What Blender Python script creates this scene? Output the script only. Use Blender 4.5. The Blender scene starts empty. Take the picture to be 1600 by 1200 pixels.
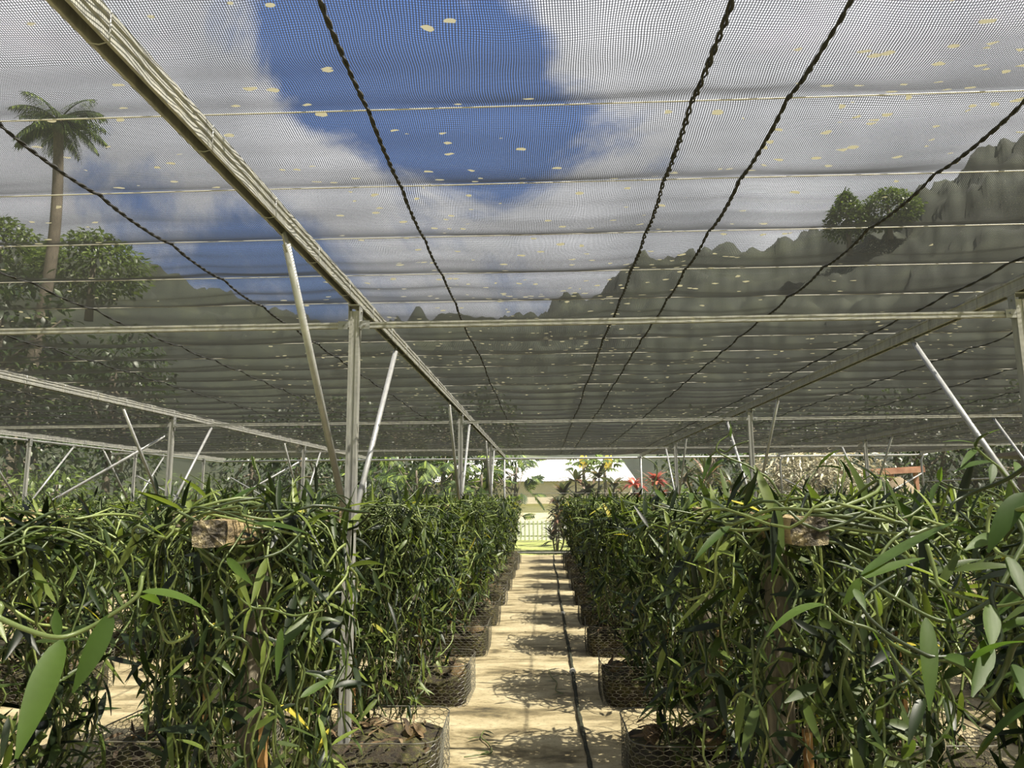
import bpy, math, random
from mathutils import Vector, Matrix, noise

scn = bpy.context.scene
col = scn.collection
R = random.Random(7)
PI = math.pi
F = 1150.0
CAMH = 1.6


# ------------------------------------------------------------------ camera
def cam_matrix(vx=850, vy=779, roll=0.8):
    c, s = math.cos(math.radians(roll)), math.sin(math.radians(roll))
    Y = Vector((vx - 800, -(vy - 600), -F)).normalized()
    X = Vector((c, s, ((vx - 800) * c - (vy - 600) * s) / F)).normalized()
    Z = X.cross(Y).normalized()
    return Matrix((X, Y, Z))          # camera -> world


C2W = cam_matrix()
cd = bpy.data.cameras.new('camera')
cd.sensor_width = 36.0
cd.lens = 36.0 * F / 1600.0
cd.clip_start = 0.02
cd.clip_end = 2000
cam = bpy.data.objects.new('camera', cd)
col.objects.link(cam)
mw = C2W.to_4x4()
mw.translation = Vector((0, 0, CAMH))
cam.matrix_world = mw
scn.camera = cam


def at(px, py, Y):
    r = C2W @ Vector(((px - 800) / F, -(py - 600) / F, -1))
    return r * (Y / r.y) + Vector((0, 0, CAMH))


# ------------------------------------------------------------------ materials
def newmat(name):
    m = bpy.data.materials.new(name)
    m.use_nodes = True
    nt = m.node_tree
    nt.nodes.clear()
    out = nt.nodes.new('ShaderNodeOutputMaterial')
    return m, nt, out


def N(nt, kind, **kw):
    n = nt.nodes.new(kind)
    for k, v in kw.items():
        if k in ('operation', 'blend_type', 'data_type', 'noise_dimensions', 'feature', 'distance', 'interpolation', 'bands_direction', 'wave_type', 'wave_profile', 'use_clamp', 'clamp'):
            setattr(n, k, v)
        else:
            n.inputs[k.replace('_', ' ')].default_value = v
    return n


def ramp(nt, stops, interp='LINEAR'):
    n = nt.nodes.new('ShaderNodeValToRGB')
    cr = n.color_ramp
    cr.interpolation = interp
    while len(cr.elements) < len(stops):
        cr.elements.new(0.5)
    for e, (p, c) in zip(cr.elements, stops):
        e.position = p
        e.color = (c[0], c[1], c[2], 1)
    return n


def L(nt, a, b):
    nt.links.new(a, b)


def math_node(nt, op, a, b=None, clamp=False):
    n = nt.nodes.new('ShaderNodeMath')
    n.operation = op
    n.use_clamp = clamp
    for i, v in enumerate((a, b)):
        if v is None:
            continue
        if isinstance(v, (int, float)):
            n.inputs[i].default_value = v
        else:
            nt.links.new(v, n.inputs[i])
    return n.outputs[0]


def simple_mat(name, stops, scale=8, rough=0.7, metallic=0.0, bump=0.0, stretch=(1, 1, 1), detail=6, bscale=None, spec=0.5):
    m, nt, out = newmat(name)
    tc = N(nt, 'ShaderNodeTexCoord')
    mp = N(nt, 'ShaderNodeMapping')
    mp.inputs['Scale'].default_value = stretch
    L(nt, tc.outputs['Object'], mp.inputs['Vector'])
    nz = N(nt, 'ShaderNodeTexNoise', Scale=scale, Detail=detail, Roughness=0.65)
    L(nt, mp.outputs[0], nz.inputs['Vector'])
    rp = ramp(nt, stops)
    L(nt, nz.outputs['Fac'], rp.inputs['Fac'])
    b = N(nt, 'ShaderNodeBsdfPrincipled', Roughness=rough, Metallic=metallic)
    b.inputs['Specular IOR Level'].default_value = spec
    L(nt, rp.outputs['Color'], b.inputs['Base Color'])
    if bump:
        n2 = N(nt, 'ShaderNodeTexNoise', Scale=bscale or scale * 3, Detail=5)
        L(nt, mp.outputs[0], n2.inputs['Vector'])
        bp = N(nt, 'ShaderNodeBump', Strength=bump, Distance=0.02)
        L(nt, n2.outputs['Fac'], bp.inputs['Height'])
        L(nt, bp.outputs[0], b.inputs['Normal'])
    L(nt, b.outputs[0], out.inputs['Surface'])
    return m


def leaf_mat(name, stops, tr_gain=(1.6, 1.7, 0.9), tr=0.3, rough=0.42, spec=0.5):
    m, nt, out = newmat(name)
    geo = N(nt, 'ShaderNodeNewGeometry')
    rp = ramp(nt, stops)
    L(nt, geo.outputs['Random Per Island'], rp.inputs['Fac'])
    tc = N(nt, 'ShaderNodeTexCoord')
    nz = N(nt, 'ShaderNodeTexNoise', Scale=14, Detail=3)
    L(nt, tc.outputs['Object'], nz.inputs['Vector'])
    v = math_node(nt, 'MULTIPLY_ADD', nz.outputs['Fac'], 0.7)
    v.node.inputs[2].default_value = 0.65
    mul = N(nt, 'ShaderNodeVectorMath', operation='SCALE')
    L(nt, rp.outputs['Color'], mul.inputs[0])
    L(nt, v, mul.inputs['Scale'])
    b = N(nt, 'ShaderNodeBsdfPrincipled', Roughness=rough)
    b.inputs['Specular IOR Level'].default_value = spec
    L(nt, mul.outputs[0], b.inputs['Base Color'])
    g = N(nt, 'ShaderNodeVectorMath', operation='MULTIPLY')
    L(nt, mul.outputs[0], g.inputs[0])
    g.inputs[1].default_value = tr_gain
    t = N(nt, 'ShaderNodeBsdfTranslucent')
    L(nt, g.outputs[0], t.inputs['Color'])
    mx = N(nt, 'ShaderNodeMixShader', Fac=tr)
    L(nt, b.outputs[0], mx.inputs[1])
    L(nt, t.outputs[0], mx.inputs[2])
    L(nt, mx.outputs[0], out.inputs['Surface'])
    return m


def net_mat(name, pitch, thread, clearness, dirt=True, colr=(0.014, 0.0145, 0.018), axis='XY', trl=0.35, trc=(0.024, 0.025, 0.024), fw=(0.24, 0.26, 0.31)):
    """woven shade cloth: threads both ways with open holes between; the holes close up at a slant."""
    m, nt, out = newmat(name)
    tc = N(nt, 'ShaderNodeTexCoord')
    wob = N(nt, 'ShaderNodeTexNoise', Scale=1.7, Detail=2)
    L(nt, tc.outputs['Object'], wob.inputs['Vector'])
    ws = N(nt, 'ShaderNodeVectorMath', operation='SCALE')
    ws.inputs['Scale'].default_value = 0.10
    L(nt, wob.outputs['Color'], ws.inputs[0])
    ad = N(nt, 'ShaderNodeVectorMath', operation='ADD')
    L(nt, tc.outputs['Object'], ad.inputs[0])
    L(nt, ws.outputs[0], ad.inputs[1])
    sp = N(nt, 'ShaderNodeSeparateXYZ')
    L(nt, ad.outputs[0], sp.inputs[0])
    ax = [sp.outputs[a] for a in axis]

    def band(s, p, w):
        f = math_node(nt, 'FRACT', math_node(nt, 'MULTIPLY', s, 1.0 / p))
        d = math_node(nt, 'ABSOLUTE', math_node(nt, 'SUBTRACT', f, 0.5))
        return math_node(nt, 'LESS_THAN', d, w * 0.5)
    th = math_node(nt, 'MAXIMUM', band(ax[0], pitch, thread), band(ax[1], pitch * 1.15, thread * 0.6))
    geo = N(nt, 'ShaderNodeNewGeometry')
    dt = N(nt, 'ShaderNodeVectorMath', operation='DOT_PRODUCT')
    L(nt, geo.outputs['Incoming'], dt.inputs[0])
    L(nt, geo.outputs['Normal'], dt.inputs[1])
    cosv = math_node(nt, 'MAXIMUM', math_node(nt, 'ABSOLUTE', dt.outputs['Value']), 0.04)
    hole = math_node(nt, 'POWER', clearness, math_node(nt, 'DIVIDE', 1.0, cosv))
    open_ = math_node(nt, 'MULTIPLY', hole, math_node(nt, 'SUBTRACT', 1.0, th))
    base = N(nt, 'ShaderNodeBsdfPrincipled', Roughness=0.6)
    base.inputs['Specular IOR Level'].default_value = 0.35
    trn = N(nt, 'ShaderNodeBsdfTranslucent')
    fwd = N(nt, 'ShaderNodeBsdfRefraction', Roughness=0.62, IOR=1.18)
    fwd.inputs['Color'].default_value = (*fw, 1)
    nz = N(nt, 'ShaderNodeTexNoise', Scale=0.9, Detail=5)
    L(nt, tc.outputs['Object'], nz.inputs['Vector'])
    c0 = colr
    rp = ramp(nt, [(0.35, [x * 0.75 for x in c0]), (0.6, c0), (0.75, (c0[0] * 1.5, c0[1] * 1.6, c0[2] * 1.1))])
    L(nt, nz.outputs['Fac'], rp.inputs['Fac'])
    colout = rp.outputs['Color']
    trn.inputs['Color'].default_value = (*trc, 1)
    if dirt:
        # dry flecks of fallen leaf caught in the weave
        vo = N(nt, 'ShaderNodeTexVoronoi', Scale=30.0)
        vm = N(nt, 'ShaderNodeMapping')
        vm.inputs['Scale'].default_value = (1.0, 1.7, 1.0)
        L(nt, tc.outputs['Object'], vm.inputs['Vector'])
        L(nt, vm.outputs[0], vo.inputs['Vector'])
        n2 = N(nt, 'ShaderNodeTexNoise', Scale=0.55, Detail=3)
        L(nt, tc.outputs['Object'], n2.inputs['Vector'])
        sepc = N(nt, 'ShaderNodeSeparateColor')
        L(nt, vo.outputs['Color'], sepc.inputs[0])
        pick = math_node(nt, 'LESS_THAN', sepc.outputs[0], math_node(nt, 'MULTIPLY', math_node(nt, 'SUBTRACT', n2.outputs['Fac'], 0.42, True), 0.15))
        near = math_node(nt, 'LESS_THAN', vo.outputs['Distance'], math_node(nt, 'MULTIPLY_ADD', sepc.outputs[1], 0.24))
        near.node.inputs[2].default_value = 0.04
        fl = math_node(nt, 'MULTIPLY', pick, near)
        mc = N(nt, 'ShaderNodeMix', data_type='RGBA')
        L(nt, fl, mc.inputs['Factor'])
        L(nt, colout, mc.inputs[6])
        mc.inputs[7].default_value = (0.35, 0.32, 0.22, 1)
        colout = mc.outputs[2]
        mt = N(nt, 'ShaderNodeMix', data_type='RGBA')
        L(nt, fl, mt.inputs['Factor'])
        mt.inputs[6].default_value = (*trc, 1)
        mt.inputs[7].default_value = (0.3, 0.29, 0.2, 1)
        L(nt, mt.outputs[2], trn.inputs['Color'])
        open_ = math_node(nt, 'MULTIPLY', open_, math_node(nt, 'SUBTRACT', 1.0, fl))
    L(nt, colout, base.inputs['Base Color'])
    m0 = N(nt, 'ShaderNodeMixShader', Fac=0.5)
    L(nt, trn.outputs[0], m0.inputs[1])
    L(nt, fwd.outputs[0], m0.inputs[2])
    m1 = N(nt, 'ShaderNodeMixShader', Fac=trl)
    L(nt, base.outputs[0], m1.inputs[1])
    L(nt, m0.outputs[0], m1.inputs[2])
    tp = N(nt, 'ShaderNodeBsdfTransparent')
    mx = N(nt, 'ShaderNodeMixShader')
    L(nt, open_, mx.inputs['Fac'])
    L(nt, m1.outputs[0], mx.inputs[1])
    L(nt, tp.outputs[0], mx.inputs[2])
    L(nt, mx.outputs[0], out.inputs['Surface'])
    return m


M = {}
M['galv'] = simple_mat('galvanised_steel', [(0.3, (0.195, 0.195, 0.1872)), (0.55, (0.2886, 0.2886, 0.2652)), (0.75, (0.3744, 0.3588, 0.2964))], 22, 0.5, 0.15, 0.05, (1, 1, 0.2))
M['galv_dull'] = simple_mat('dull_steel', [(0.3, (0.2, 0.208, 0.208)), (0.7, (0.336, 0.336, 0.32))], 18, 0.5, 0.45, 0.05)
M['pipe'] = simple_mat('steel_pipe', [(0.3, (0.272, 0.2805, 0.2805)), (0.7, (0.391, 0.391, 0.3825))], 14, 0.45, 0.4)
M['wire'] = simple_mat('white_wire', [(0.3, (0.4, 0.392, 0.336)), (0.7, (0.496, 0.488, 0.432))], 30, 0.5)
M['rope'] = simple_mat('black_rope', [(0.3, (0.012, 0.012, 0.012)), (0.7, (0.03, 0.03, 0.028))], 60, 0.8)
M['timber'] = simple_mat('weathered_timber', [(0.25, (0.032, 0.0272, 0.0208)), (0.5, (0.112, 0.096, 0.0704)), (0.75, (0.256, 0.224, 0.16))], 7, 0.85, 0, 0.5, (3, 3, 0.5))
M['block'] = simple_mat('crossbar_wood', [(0.33, (0.048, 0.036, 0.024)), (0.47, (0.256, 0.192, 0.096)), (0.62, (0.48, 0.376, 0.192))], 9, 0.9, 0, 0.9, (1, 0.35, 1), bscale=45)
M['sawn'] = simple_mat('lichen_sawn_end', [(0.36, (0.02, 0.017, 0.014)), (0.5, (0.10, 0.085, 0.06)), (0.58, (0.30, 0.25, 0.15)), (0.7, (0.5, 0.44, 0.3))], 26, 0.95, 0, 1.0, bscale=70)
M['orange_wood'] = simple_mat('orange_slat', [(0.3, (0.208, 0.104, 0.032)), (0.7, (0.384, 0.224, 0.08))], 6, 0.8, 0, 0.3, (4, 4, 0.4))
M['compost'] = simple_mat('compost', [(0.32, (0.008, 0.0056, 0.0032)), (0.46, (0.028, 0.02, 0.0096)), (0.56, (0.048, 0.048, 0.0112)), (0.7, (0.112, 0.08, 0.04))], 16, 0.95, 0, 1.0, bscale=50)
M['husk'] = simple_mat('husk', [(0.3, (0.04, 0.028, 0.0144)), (0.55, (0.104, 0.068, 0.028)), (0.75, (0.096, 0.104, 0.024))], 14, 0.95, 0, 0.8, bscale=60)
M['basket'] = simple_mat('dark_basket_wire', [(0.3, (0.05, 0.048, 0.04)), (0.7, (0.13, 0.125, 0.09))], 9, 0.5)
M['hose'] = simple_mat('mossy_hose', [(0.3, (0.008, 0.008, 0.006)), (0.6, (0.025, 0.028, 0.012)), (0.8, (0.06, 0.065, 0.02))], 20, 0.9, 0, 0.8)
M['fitting'] = simple_mat('pale_fitting', [(0.3, (0.5, 0.48, 0.42)), (0.7, (0.7, 0.68, 0.6))], 20, 0.6)
VST = [(0.0, (0.004, 0.008, 0.0028)), (0.45, (0.017, 0.031, 0.008)), (0.75, (0.068, 0.10, 0.022)), (0.992, (0.17, 0.215, 0.045)), (0.9965, (0.42, 0.36, 0.05))]
M['leaf'] = leaf_mat('vanilla_leaf', VST, spec=0.34)
M['hero'] = leaf_mat('fresh_vanilla_leaf', spec=0.28, rough=0.5, stops= [(0, (0.0323, 0.06375, 0.0119)), (1, (0.068, 0.1148, 0.0204))], tr=0.45, tr_gain=(2.0, 2.0, 1.0))
M['stem'] = leaf_mat('vanilla_stem', [(0, (0.016, 0.027, 0.008)), (0.5, (0.07, 0.098, 0.027)), (1, (0.22, 0.27, 0.085))], tr=0.1)
M['root'] = leaf_mat('aerial_root', [(0, (0.13, 0.1, 0.06)), (0.6, (0.33, 0.29, 0.18)), (1, (0.5, 0.45, 0.32))], tr=0.05, rough=0.8)
M['litter'] = leaf_mat('dead_leaf', [(0, (0.032, 0.02, 0.0096)), (0.6, (0.112, 0.072, 0.032)), (0.85, (0.24, 0.176, 0.096)), (1, (0.072, 0.096, 0.024))], tr=0.1, rough=0.8)
M['bread'] = leaf_mat('breadfruit_leaf', spec=0.25, rough=0.6, stops= [(0, (0.012, 0.0256, 0.0064)), (0.6, (0.036, 0.064, 0.0128)), (1, (0.152, 0.2, 0.036))], tr=0.25)
M['darkfol'] = leaf_mat('dark_foliage', [(0, (0.009, 0.01875, 0.006)), (0.7, (0.02625, 0.04875, 0.012)), (1, (0.06, 0.09, 0.0225))], tr=0.25)
M['midfol'] = leaf_mat('mid_foliage', [(0, (0.02625, 0.045, 0.01125)), (0.6, (0.075, 0.1125, 0.0225)), (1, (0.15, 0.195, 0.045))], tr=0.3)
M['palefol'] = leaf_mat('pale_dry_foliage', [(0, (0.128, 0.112, 0.072)), (0.5, (0.272, 0.248, 0.16)), (1, (0.48, 0.448, 0.32))], tr=0.25, tr_gain=(1, 1, .9))
M['cordy'] = leaf_mat('cordyline_leaf', [(0, (0.028, 0.04, 0.02)), (0.6, (0.064, 0.072, 0.036)), (1, (0.176, 0.096, 0.072))], tr=0.25)
M['red'] = leaf_mat('red_bract', [(0, (0.165, 0.0225, 0.0225)), (0.6, (0.315, 0.075, 0.0525)), (1, (0.4125, 0.18, 0.105))], tr=0.3, tr_gain=(1.3, 1, 1))
M['yellowfol'] = leaf_mat('yellow_leaf', [(0, (0.5, 0.38, 0.04)), (1, (0.75, 0.6, 0.1))], tr=0.3, tr_gain=(1, 1, 1))
M['bark'] = simple_mat('bark', [(0.3, (0.05, 0.04, 0.03)), (0.7, (0.18, 0.15, 0.11))], 8, 0.9, 0, 0.6, (4, 4, 0.7))
M['thatch'] = simple_mat('dry_thatch', [(0.3, (0.098, 0.07, 0.042)), (0.7, (0.28, 0.224, 0.14))], 10, 0.95, 0, 0.8, (5, 5, 0.6))
M['tin'] = simple_mat('white_roof_sheet', [(0.3, (0.4, 0.4, 0.392)), (0.7, (0.48, 0.48, 0.472))], 2, 0.6)
M['cream'] = simple_mat('cream_wall', [(0.3, (0.76, 0.68, 0.52)), (0.7, (0.86, 0.78, 0.62))], 0.7, 0.85)
M['tan'] = simple_mat('eave_shade_wall', [(0.3, (0.4675, 0.408, 0.323)), (0.7, (0.561, 0.493, 0.391))], 0.7, 0.85)  # duller tone of the cream wall, eave shade put into the colour
M['rust'] = simple_mat('rusty_roof', [(0.3, (0.2, 0.08, 0.04)), (0.7, (0.36, 0.2, 0.12))], 3, 0.8)
M['shed'] = simple_mat('shed_board', [(0.3, (0.05, 0.04, 0.03)), (0.7, (0.16, 0.12, 0.08))], 4, 0.9, 0, 0, (4, 4, .4))
M['terra'] = simple_mat('terracotta', [(0.3, (0.35, 0.16, 0.07)), (0.7, (0.5, 0.27, 0.14))], 5, 0.85)
M['picket'] = simple_mat('picket_paint', [(0.3, (0.28, 0.336, 0.16)), (0.7, (0.36, 0.4, 0.208))], 5, 0.7)
M['whitewall'] = simple_mat('white_wall', [(0.3, (0.578, 0.578, 0.561)), (0.7, (0.663, 0.663, 0.646))], 2, 0.8)
M['hillgreen'] = simple_mat('forest_green', [(0.32, (0.0049, 0.0084, 0.0042)), (0.5, (0.0112, 0.0161, 0.007)), (0.66, (0.0238, 0.0294, 0.0126))], 0.16, 0.9, 0, 0.0)
M['treegreen'] = simple_mat('crown_green', [(0.32, (0.02, 0.035, 0.01)), (0.6, (0.06, 0.085, 0.025))], 0.8, 0.9)
M['netroof'] = net_mat('shade_net_roof', 0.0074, 0.36, 0.74)
M['netwall'] = net_mat('shade_net_wall', 0.006, 0.27, 0.86, dirt=False, axis='XZ', colr=(0.05, 0.05, 0.045), trl=0.3)
M['netwall_side'] = net_mat('shade_net_side', 0.006, 0.30, 0.80, dirt=False, axis='YZ', colr=(0.03, 0.03, 0.028), trl=0.3)


def floor_material():
    m, nt, out = newmat('stained_concrete')
    tc = N(nt, 'ShaderNodeTexCoord')
    n1 = N(nt, 'ShaderNodeTexNoise', Scale=2.2, Detail=9, Roughness=0.68, Distortion=0.5)
    mp = N(nt, 'ShaderNodeMapping')
    mp.inputs['Scale'].default_value = (0.65, 1.5, 1)
    L(nt, tc.outputs['Object'], mp.inputs['Vector'])
    L(nt, mp.outputs[0], n1.inputs['Vector'])
    r1 = ramp(nt, [(0.31, (0.03, 0.025, 0.011)), (0.42, (0.15, 0.12, 0.06)), (0.5, (0.29, 0.243, 0.138)), (0.66, (0.41, 0.355, 0.225))])
    L(nt, n1.outputs['Fac'], r1.inputs['Fac'])
    n2 = N(nt, 'ShaderNodeTexNoise', Scale=26, Detail=6, Roughness=0.7)
    L(nt, tc.outputs['Object'], n2.inputs['Vector'])
    r2 = ramp(nt, [(0.3, (0.45, 0.42, 0.34)), (0.48, (1, 1, 1)), (0.7, (1.0, 1.0, 0.98))])
    L(nt, n2.outputs['Fac'], r2.inputs['Fac'])
    mu = N(nt, 'ShaderNodeMix', data_type='RGBA', blend_type='MULTIPLY')
    mu.inputs['Factor'].default_value = 0.85
    L(nt, r1.outputs['Color'], mu.inputs[6])
    L(nt, r2.outputs['Color'], mu.inputs[7])
    b = N(nt, 'ShaderNodeBsdfPrincipled', Roughness=0.8)
    L(nt, mu.outputs[2], b.inputs['Base Color'])
    bp = N(nt, 'ShaderNodeBump', Strength=0.35, Distance=0.01)
    L(nt, n2.outputs['Fac'], bp.inputs['Height'])
    L(nt, bp.outputs[0], b.inputs['Normal'])
    L(nt, b.outputs[0], out.inputs['Surface'])
    return m


M['floor'] = floor_material()
M['lawn'] = simple_mat('lawn_green', [(0.35, (0.1008, 0.1008, 0.036)), (0.5, (0.1656, 0.1944, 0.0432)), (0.7, (0.2592, 0.2736, 0.1008))], 0.8, 0.95)


# ------------------------------------------------------------------ mesh builder
class MB:
    def __init__(self):
        self.v = []
        self.f = []

    def add(self, vs, fs):
        o = len(self.v)
        self.v.extend(vs)
        self.f.extend([tuple(i + o for i in f) for f in fs])

    def box(self, c, s, rot=None):
        c = Vector(c)
        hx, hy, hz = s[0] / 2, s[1] / 2, s[2] / 2
        vs = [Vector((x * hx, y * hy, z * hz)) for z in (-1, 1) for y in (-1, 1) for x in (-1, 1)]
        if rot is not None:
            vs = [rot @ p for p in vs]
        self.add([p + c for p in vs], [(0, 2, 3, 1), (4, 5, 7, 6), (0, 1, 5, 4), (2, 6, 7, 3), (0, 4, 6, 2), (1, 3, 7, 5)])

    def tube(self, pts, rad, sides=6, cap=True):
        pts = [Vector(p) for p in pts]
        n = len(pts)
        up = None
        rings = []
        for i, p in enumerate(pts):
            t = (pts[min(i + 1, n - 1)] - pts[max(i - 1, 0)])
            if t.length < 1e-9:
                t = Vector((0, 0, 1))
            t.normalize()
            if up is None:
                up = Vector((1, 0, 0)) if abs(t.x) < 0.8 else Vector((0, 1, 0))
            a = (up - t * up.dot(t))
            if a.length < 1e-4:
                a = t.orthogonal()
            a.normalize()
            up = a
            b = t.cross(a)
            r = rad[i] if isinstance(rad, (list, tuple)) else rad
            rings.append([p + (a * math.cos(2 * PI * k / sides) + b * math.sin(2 * PI * k / sides)) * r for k in range(sides)])
        vs = [q for rg in rings for q in rg]
        fs = []
        for i in range(n - 1):
            for k in range(sides):
                k2 = (k + 1) % sides
                fs.append((i * sides + k, i * sides + k2, (i + 1) * sides + k2, (i + 1) * sides + k))
        if cap and sides > 2:
            fs.append(tuple(range(sides))[::-1])
            fs.append(tuple((n - 1) * sides + k for k in range(sides)))
        self.add(vs, fs)

    def prism(self, prof, a, b, xdir, ydir):
        """extrude a closed 2-D outline from a to b"""
        a, b = Vector(a), Vector(b)
        n = len(prof)
        vs = [a + xdir * p[0] + ydir * p[1] for p in prof] + [b + xdir * p[0] + ydir * p[1] for p in prof]
        fs = [(i, (i + 1) % n, n + (i + 1) % n, n + i) for i in range(n)]
        fs += [tuple(range(n))[::-1], tuple(range(n, 2 * n))]
        self.add(vs, fs)

    def leaf(self, base, d, nrm, ln, w, bend=0.25, fold=0.25, seg=6, shape=1.0):
        """lance-shaped leaf with a folded midrib; bends towards -nrm"""
        d = d.normalized()
        s = d.cross(nrm)
        if s.length < 1e-4:
            s = d.orthogonal()
        s.normalize()
        n = s.cross(d).normalized()
        vs = []
        p = base.copy()
        ang = 0.0
        for i in range(seg + 1):
            t = i / seg
            wd = w * 0.5 * (math.sin(PI * min(1, t ** (0.75 * shape) * 0.97 + 0.03)) ** 0.8) if 0 < i < seg else w * 0.06
            dd = d * math.cos(ang) - n * math.sin(ang)
            nn = n * math.cos(ang) + d * math.sin(ang)
            vs += [p - s * wd + nn * wd * fold, p.copy(), p + s * wd + nn * wd * fold]
            p = p + dd * (ln / seg)
            ang += bend / seg * 2
        fs = []
        for i in range(seg):
            o = i * 3
            fs += [(o, o + 1, o + 4, o + 3), (o + 1, o + 2, o + 5, o + 4)]
        self.add(vs, fs)

    def build(self, name, mt, parent=None, smooth=True, loc=None):
        me = bpy.data.meshes.new(name)
        me.from_pydata([tuple(p) for p in self.v], [], self.f)
        me.materials.append(mt)
        if smooth:
            me.polygons.foreach_set('use_smooth', [True] * len(me.polygons))
        me.update()
        o = bpy.data.objects.new(name, me)
        col.objects.link(o)
        if parent is not None:
            o.parent = parent
        if loc is not None:
            o.location = loc
        return o


def tag(o, label=None, cat=None, group=None, kind=None):
    if label:
        o['label'] = label
    if cat:
        o['category'] = cat
    if group:
        o['group'] = group
    if kind:
        o['kind'] = kind
    return o


def empty(name, loc=(0, 0, 0), rz=0.0):
    o = bpy.data.objects.new(name, None)
    o.empty_display_size = 0.1
    o.location = loc
    o.rotation_euler = (0, 0, rz)
    col.objects.link(o)
    return o


KIDS = {}


def copy_tree(o):
    c = o.copy()
    col.objects.link(c)
    for ch in [x for x in col.objects if x.parent == o]:
        d = ch.copy()
        d.parent = c
        col.objects.link(d)
        for g in [x for x in col.objects if x.parent == ch]:
            e = g.copy()
            e.parent = d
            col.objects.link(e)
    return c


ORD = ['first', 'second', 'third', 'fourth', 'fifth', 'sixth', 'seventh', 'eighth', 'ninth', 'tenth', 'eleventh', 'twelfth']

# ------------------------------------------------------------------ layout
BX = [-9.6, -5.26, -1.15, 2.84, 6.85, 10.9]        # beams along Y
PY = [4.39, 10.2, 16.0]                            # rows of posts
YF = 21.8                                          # far wall
ZB = 2.79                                          # underside of the beams
ZW = 2.885                                         # roof wires
YW0, DW = 2.27, 0.605
Y0 = -5.0

# ------------------------------------------------------------------ setting: floor, ground
g = MB()
g.box((0.6, 8.0, -0.06), (24.4, 27.4, 0.12))
tag(g.build('floor', M['floor'], smooth=False), 'moss-stained cream concrete floor slab under the shade house', 'floor', kind='structure')
g = MB()
n = 24
for i in range(n + 1):
    for j in range(n + 1):
        x = -160 + 320 * i / n
        y = -80 + 320 * j / n
        g.v.append(Vector((x, y, -0.08)))
for i in range(n):
    for j in range(n):
        a = i * (n + 1) + j
        g.f.append((a, a + n + 1, a + n + 2, a + 1))
tag(g.build('ground', M['lawn'], smooth=False), 'bright green lawn outside the far net wall', 'lawn', kind='structure')

# roof net: sags between the wires
ropes_x = [-7.2, -6.1, -4.1, -3.0, -1.85, -0.57, 0.5, 0.81, 1.6, 2.6, 3.75, 4.8, 5.9, 7.6, 8.7]
g = MB()
xs = []
x = BX[0]
while x < BX[-1] - 1e-6:
    xs.append(x)
    x += 0.1
xs.append(BX[-1])
ys = []
k0 = int((Y0 - YW0) / DW)
SEG = 12
k = k0
while YW0 + k * DW < YF:
    for j in range(SEG):
        y = YW0 + (k + j / SEG) * DW
        if y < YF - 0.02:
            ys.append((y, j / SEG))
    k += 1
ys.append((YF, 0))


def net_z(x, y, fine=True):
    u = ((y - YW0) / DW) % 1.0
    dr = min(abs(x - r) for r in ropes_x)
    db = min(abs(x - b) for b in BX)
    bil = 0.5 + 0.5 * noise.noise(Vector((x * 0.35, y * 0.5, 3.1)))
    hang = 1 - abs(2 * u - 1) ** 2.8
    hold = (0.35 + 0.65 * (1 - math.exp(-db * 3))) * (0.42 + 0.58 * (1 - math.exp(-dr * 4)))
    z = ZW + 0.006 - 0.046 * hang * (0.7 + 0.8 * bil) * hold
    if fine and u > 0.001:
        k = min(1.0, 6 * u * (1 - u))
        # gathers running out from the seams and from the steel, and slow creases
        z += k * 0.016 * noise.noise(Vector((x * 0.9, y * 8.0, 1.7))) * math.exp(-min(dr * 1.3, db * 2.0))
        z += k * 0.010 * noise.noise(Vector((x * 0.55 + 0.3 * noise.noise(Vector((x, y, 0))), y * 13.0, 7.7)))
    return z


for (y, u) in ys:
    for x in xs:
        g.v.append(Vector((x, y, net_z(x, y))))
nx = len(xs)
for j in range(len(ys) - 1):
    for i in range(nx - 1):
        a = j * nx + i
        g.f.append((a, a + 1, a + nx + 1, a + nx))
tag(g.build('ceiling', M['netroof']), 'dark woven shade net roof sagging between its wires', 'shade net', kind='structure')


def netwall(name, a, b, z0, z1, mt, label):
    g = MB()
    a, b = Vector(a), Vector(b)
    n, mz = 60, 8
    d = (b - a).normalized()
    nn = Vector((-d.y, d.x, 0))
    for i in range(n + 1):
        for j in range(mz + 1):
            p = a.lerp(b, i / n)
            z = z0 + (z1 - z0) * j / mz
            off = 0.03 * noise.noise(Vector((p.x * 0.9, p.y * 0.9, z * 0.8))) * (1 if 0 < j < mz else 0)
            g.v.append(Vector((p.x, p.y, z)) + nn * off)
    for i in range(n):
        for j in range(mz):
            q = i * (mz + 1) + j
            g.f.append((q, q + mz + 1, q + mz + 2, q + 1))
    return tag(g.build(name, mt), label, 'shade net', kind='structure')


netwall('wall_back', (BX[0], YF, 0), (BX[-1], YF, 0), 0.02, 2.76, M['netwall'], 'see-through net wall closing the far end')
netwall('wall_left', (BX[0], Y0, 0), (BX[0], YF, 0), 0.02, 2.76, M['netwall_side'], 'dark net wall along the left side')
netwall('wall_right', (BX[-1], Y0 + 6, 0), (BX[-1], YF, 0), 0.02, 2.76, M['netwall_side'], 'net wall along the right side')

# ------------------------------------------------------------------ steel frame
SIDE = {-9.6: 'beside the left net wall', -5.26: 'second line left of the path', -1.15: 'in the line just left of the path', 2.84: 'in the line just right of the path', 6.85: 'second line right of the path', 10.9: 'at the right net wall'}
ux, uy, uz = Vector((1, 0, 0)), Vector((0, 1, 0)), Vector((0, 0, 1))
BEAMLAB = {-9.6: 'galvanised roof beam along the top of the left net wall', -5.26: 'pale lit roof beam running through the left of the house',
           -1.15: 'long galvanised roof beam sweeping from the upper left towards the path end', 2.84: 'dark-sided roof beam slanting in from the right edge',
           6.85: 'dark roof beam low at the right behind the nearer one', 10.9: 'roof beam along the top of the right net wall'}
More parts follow.
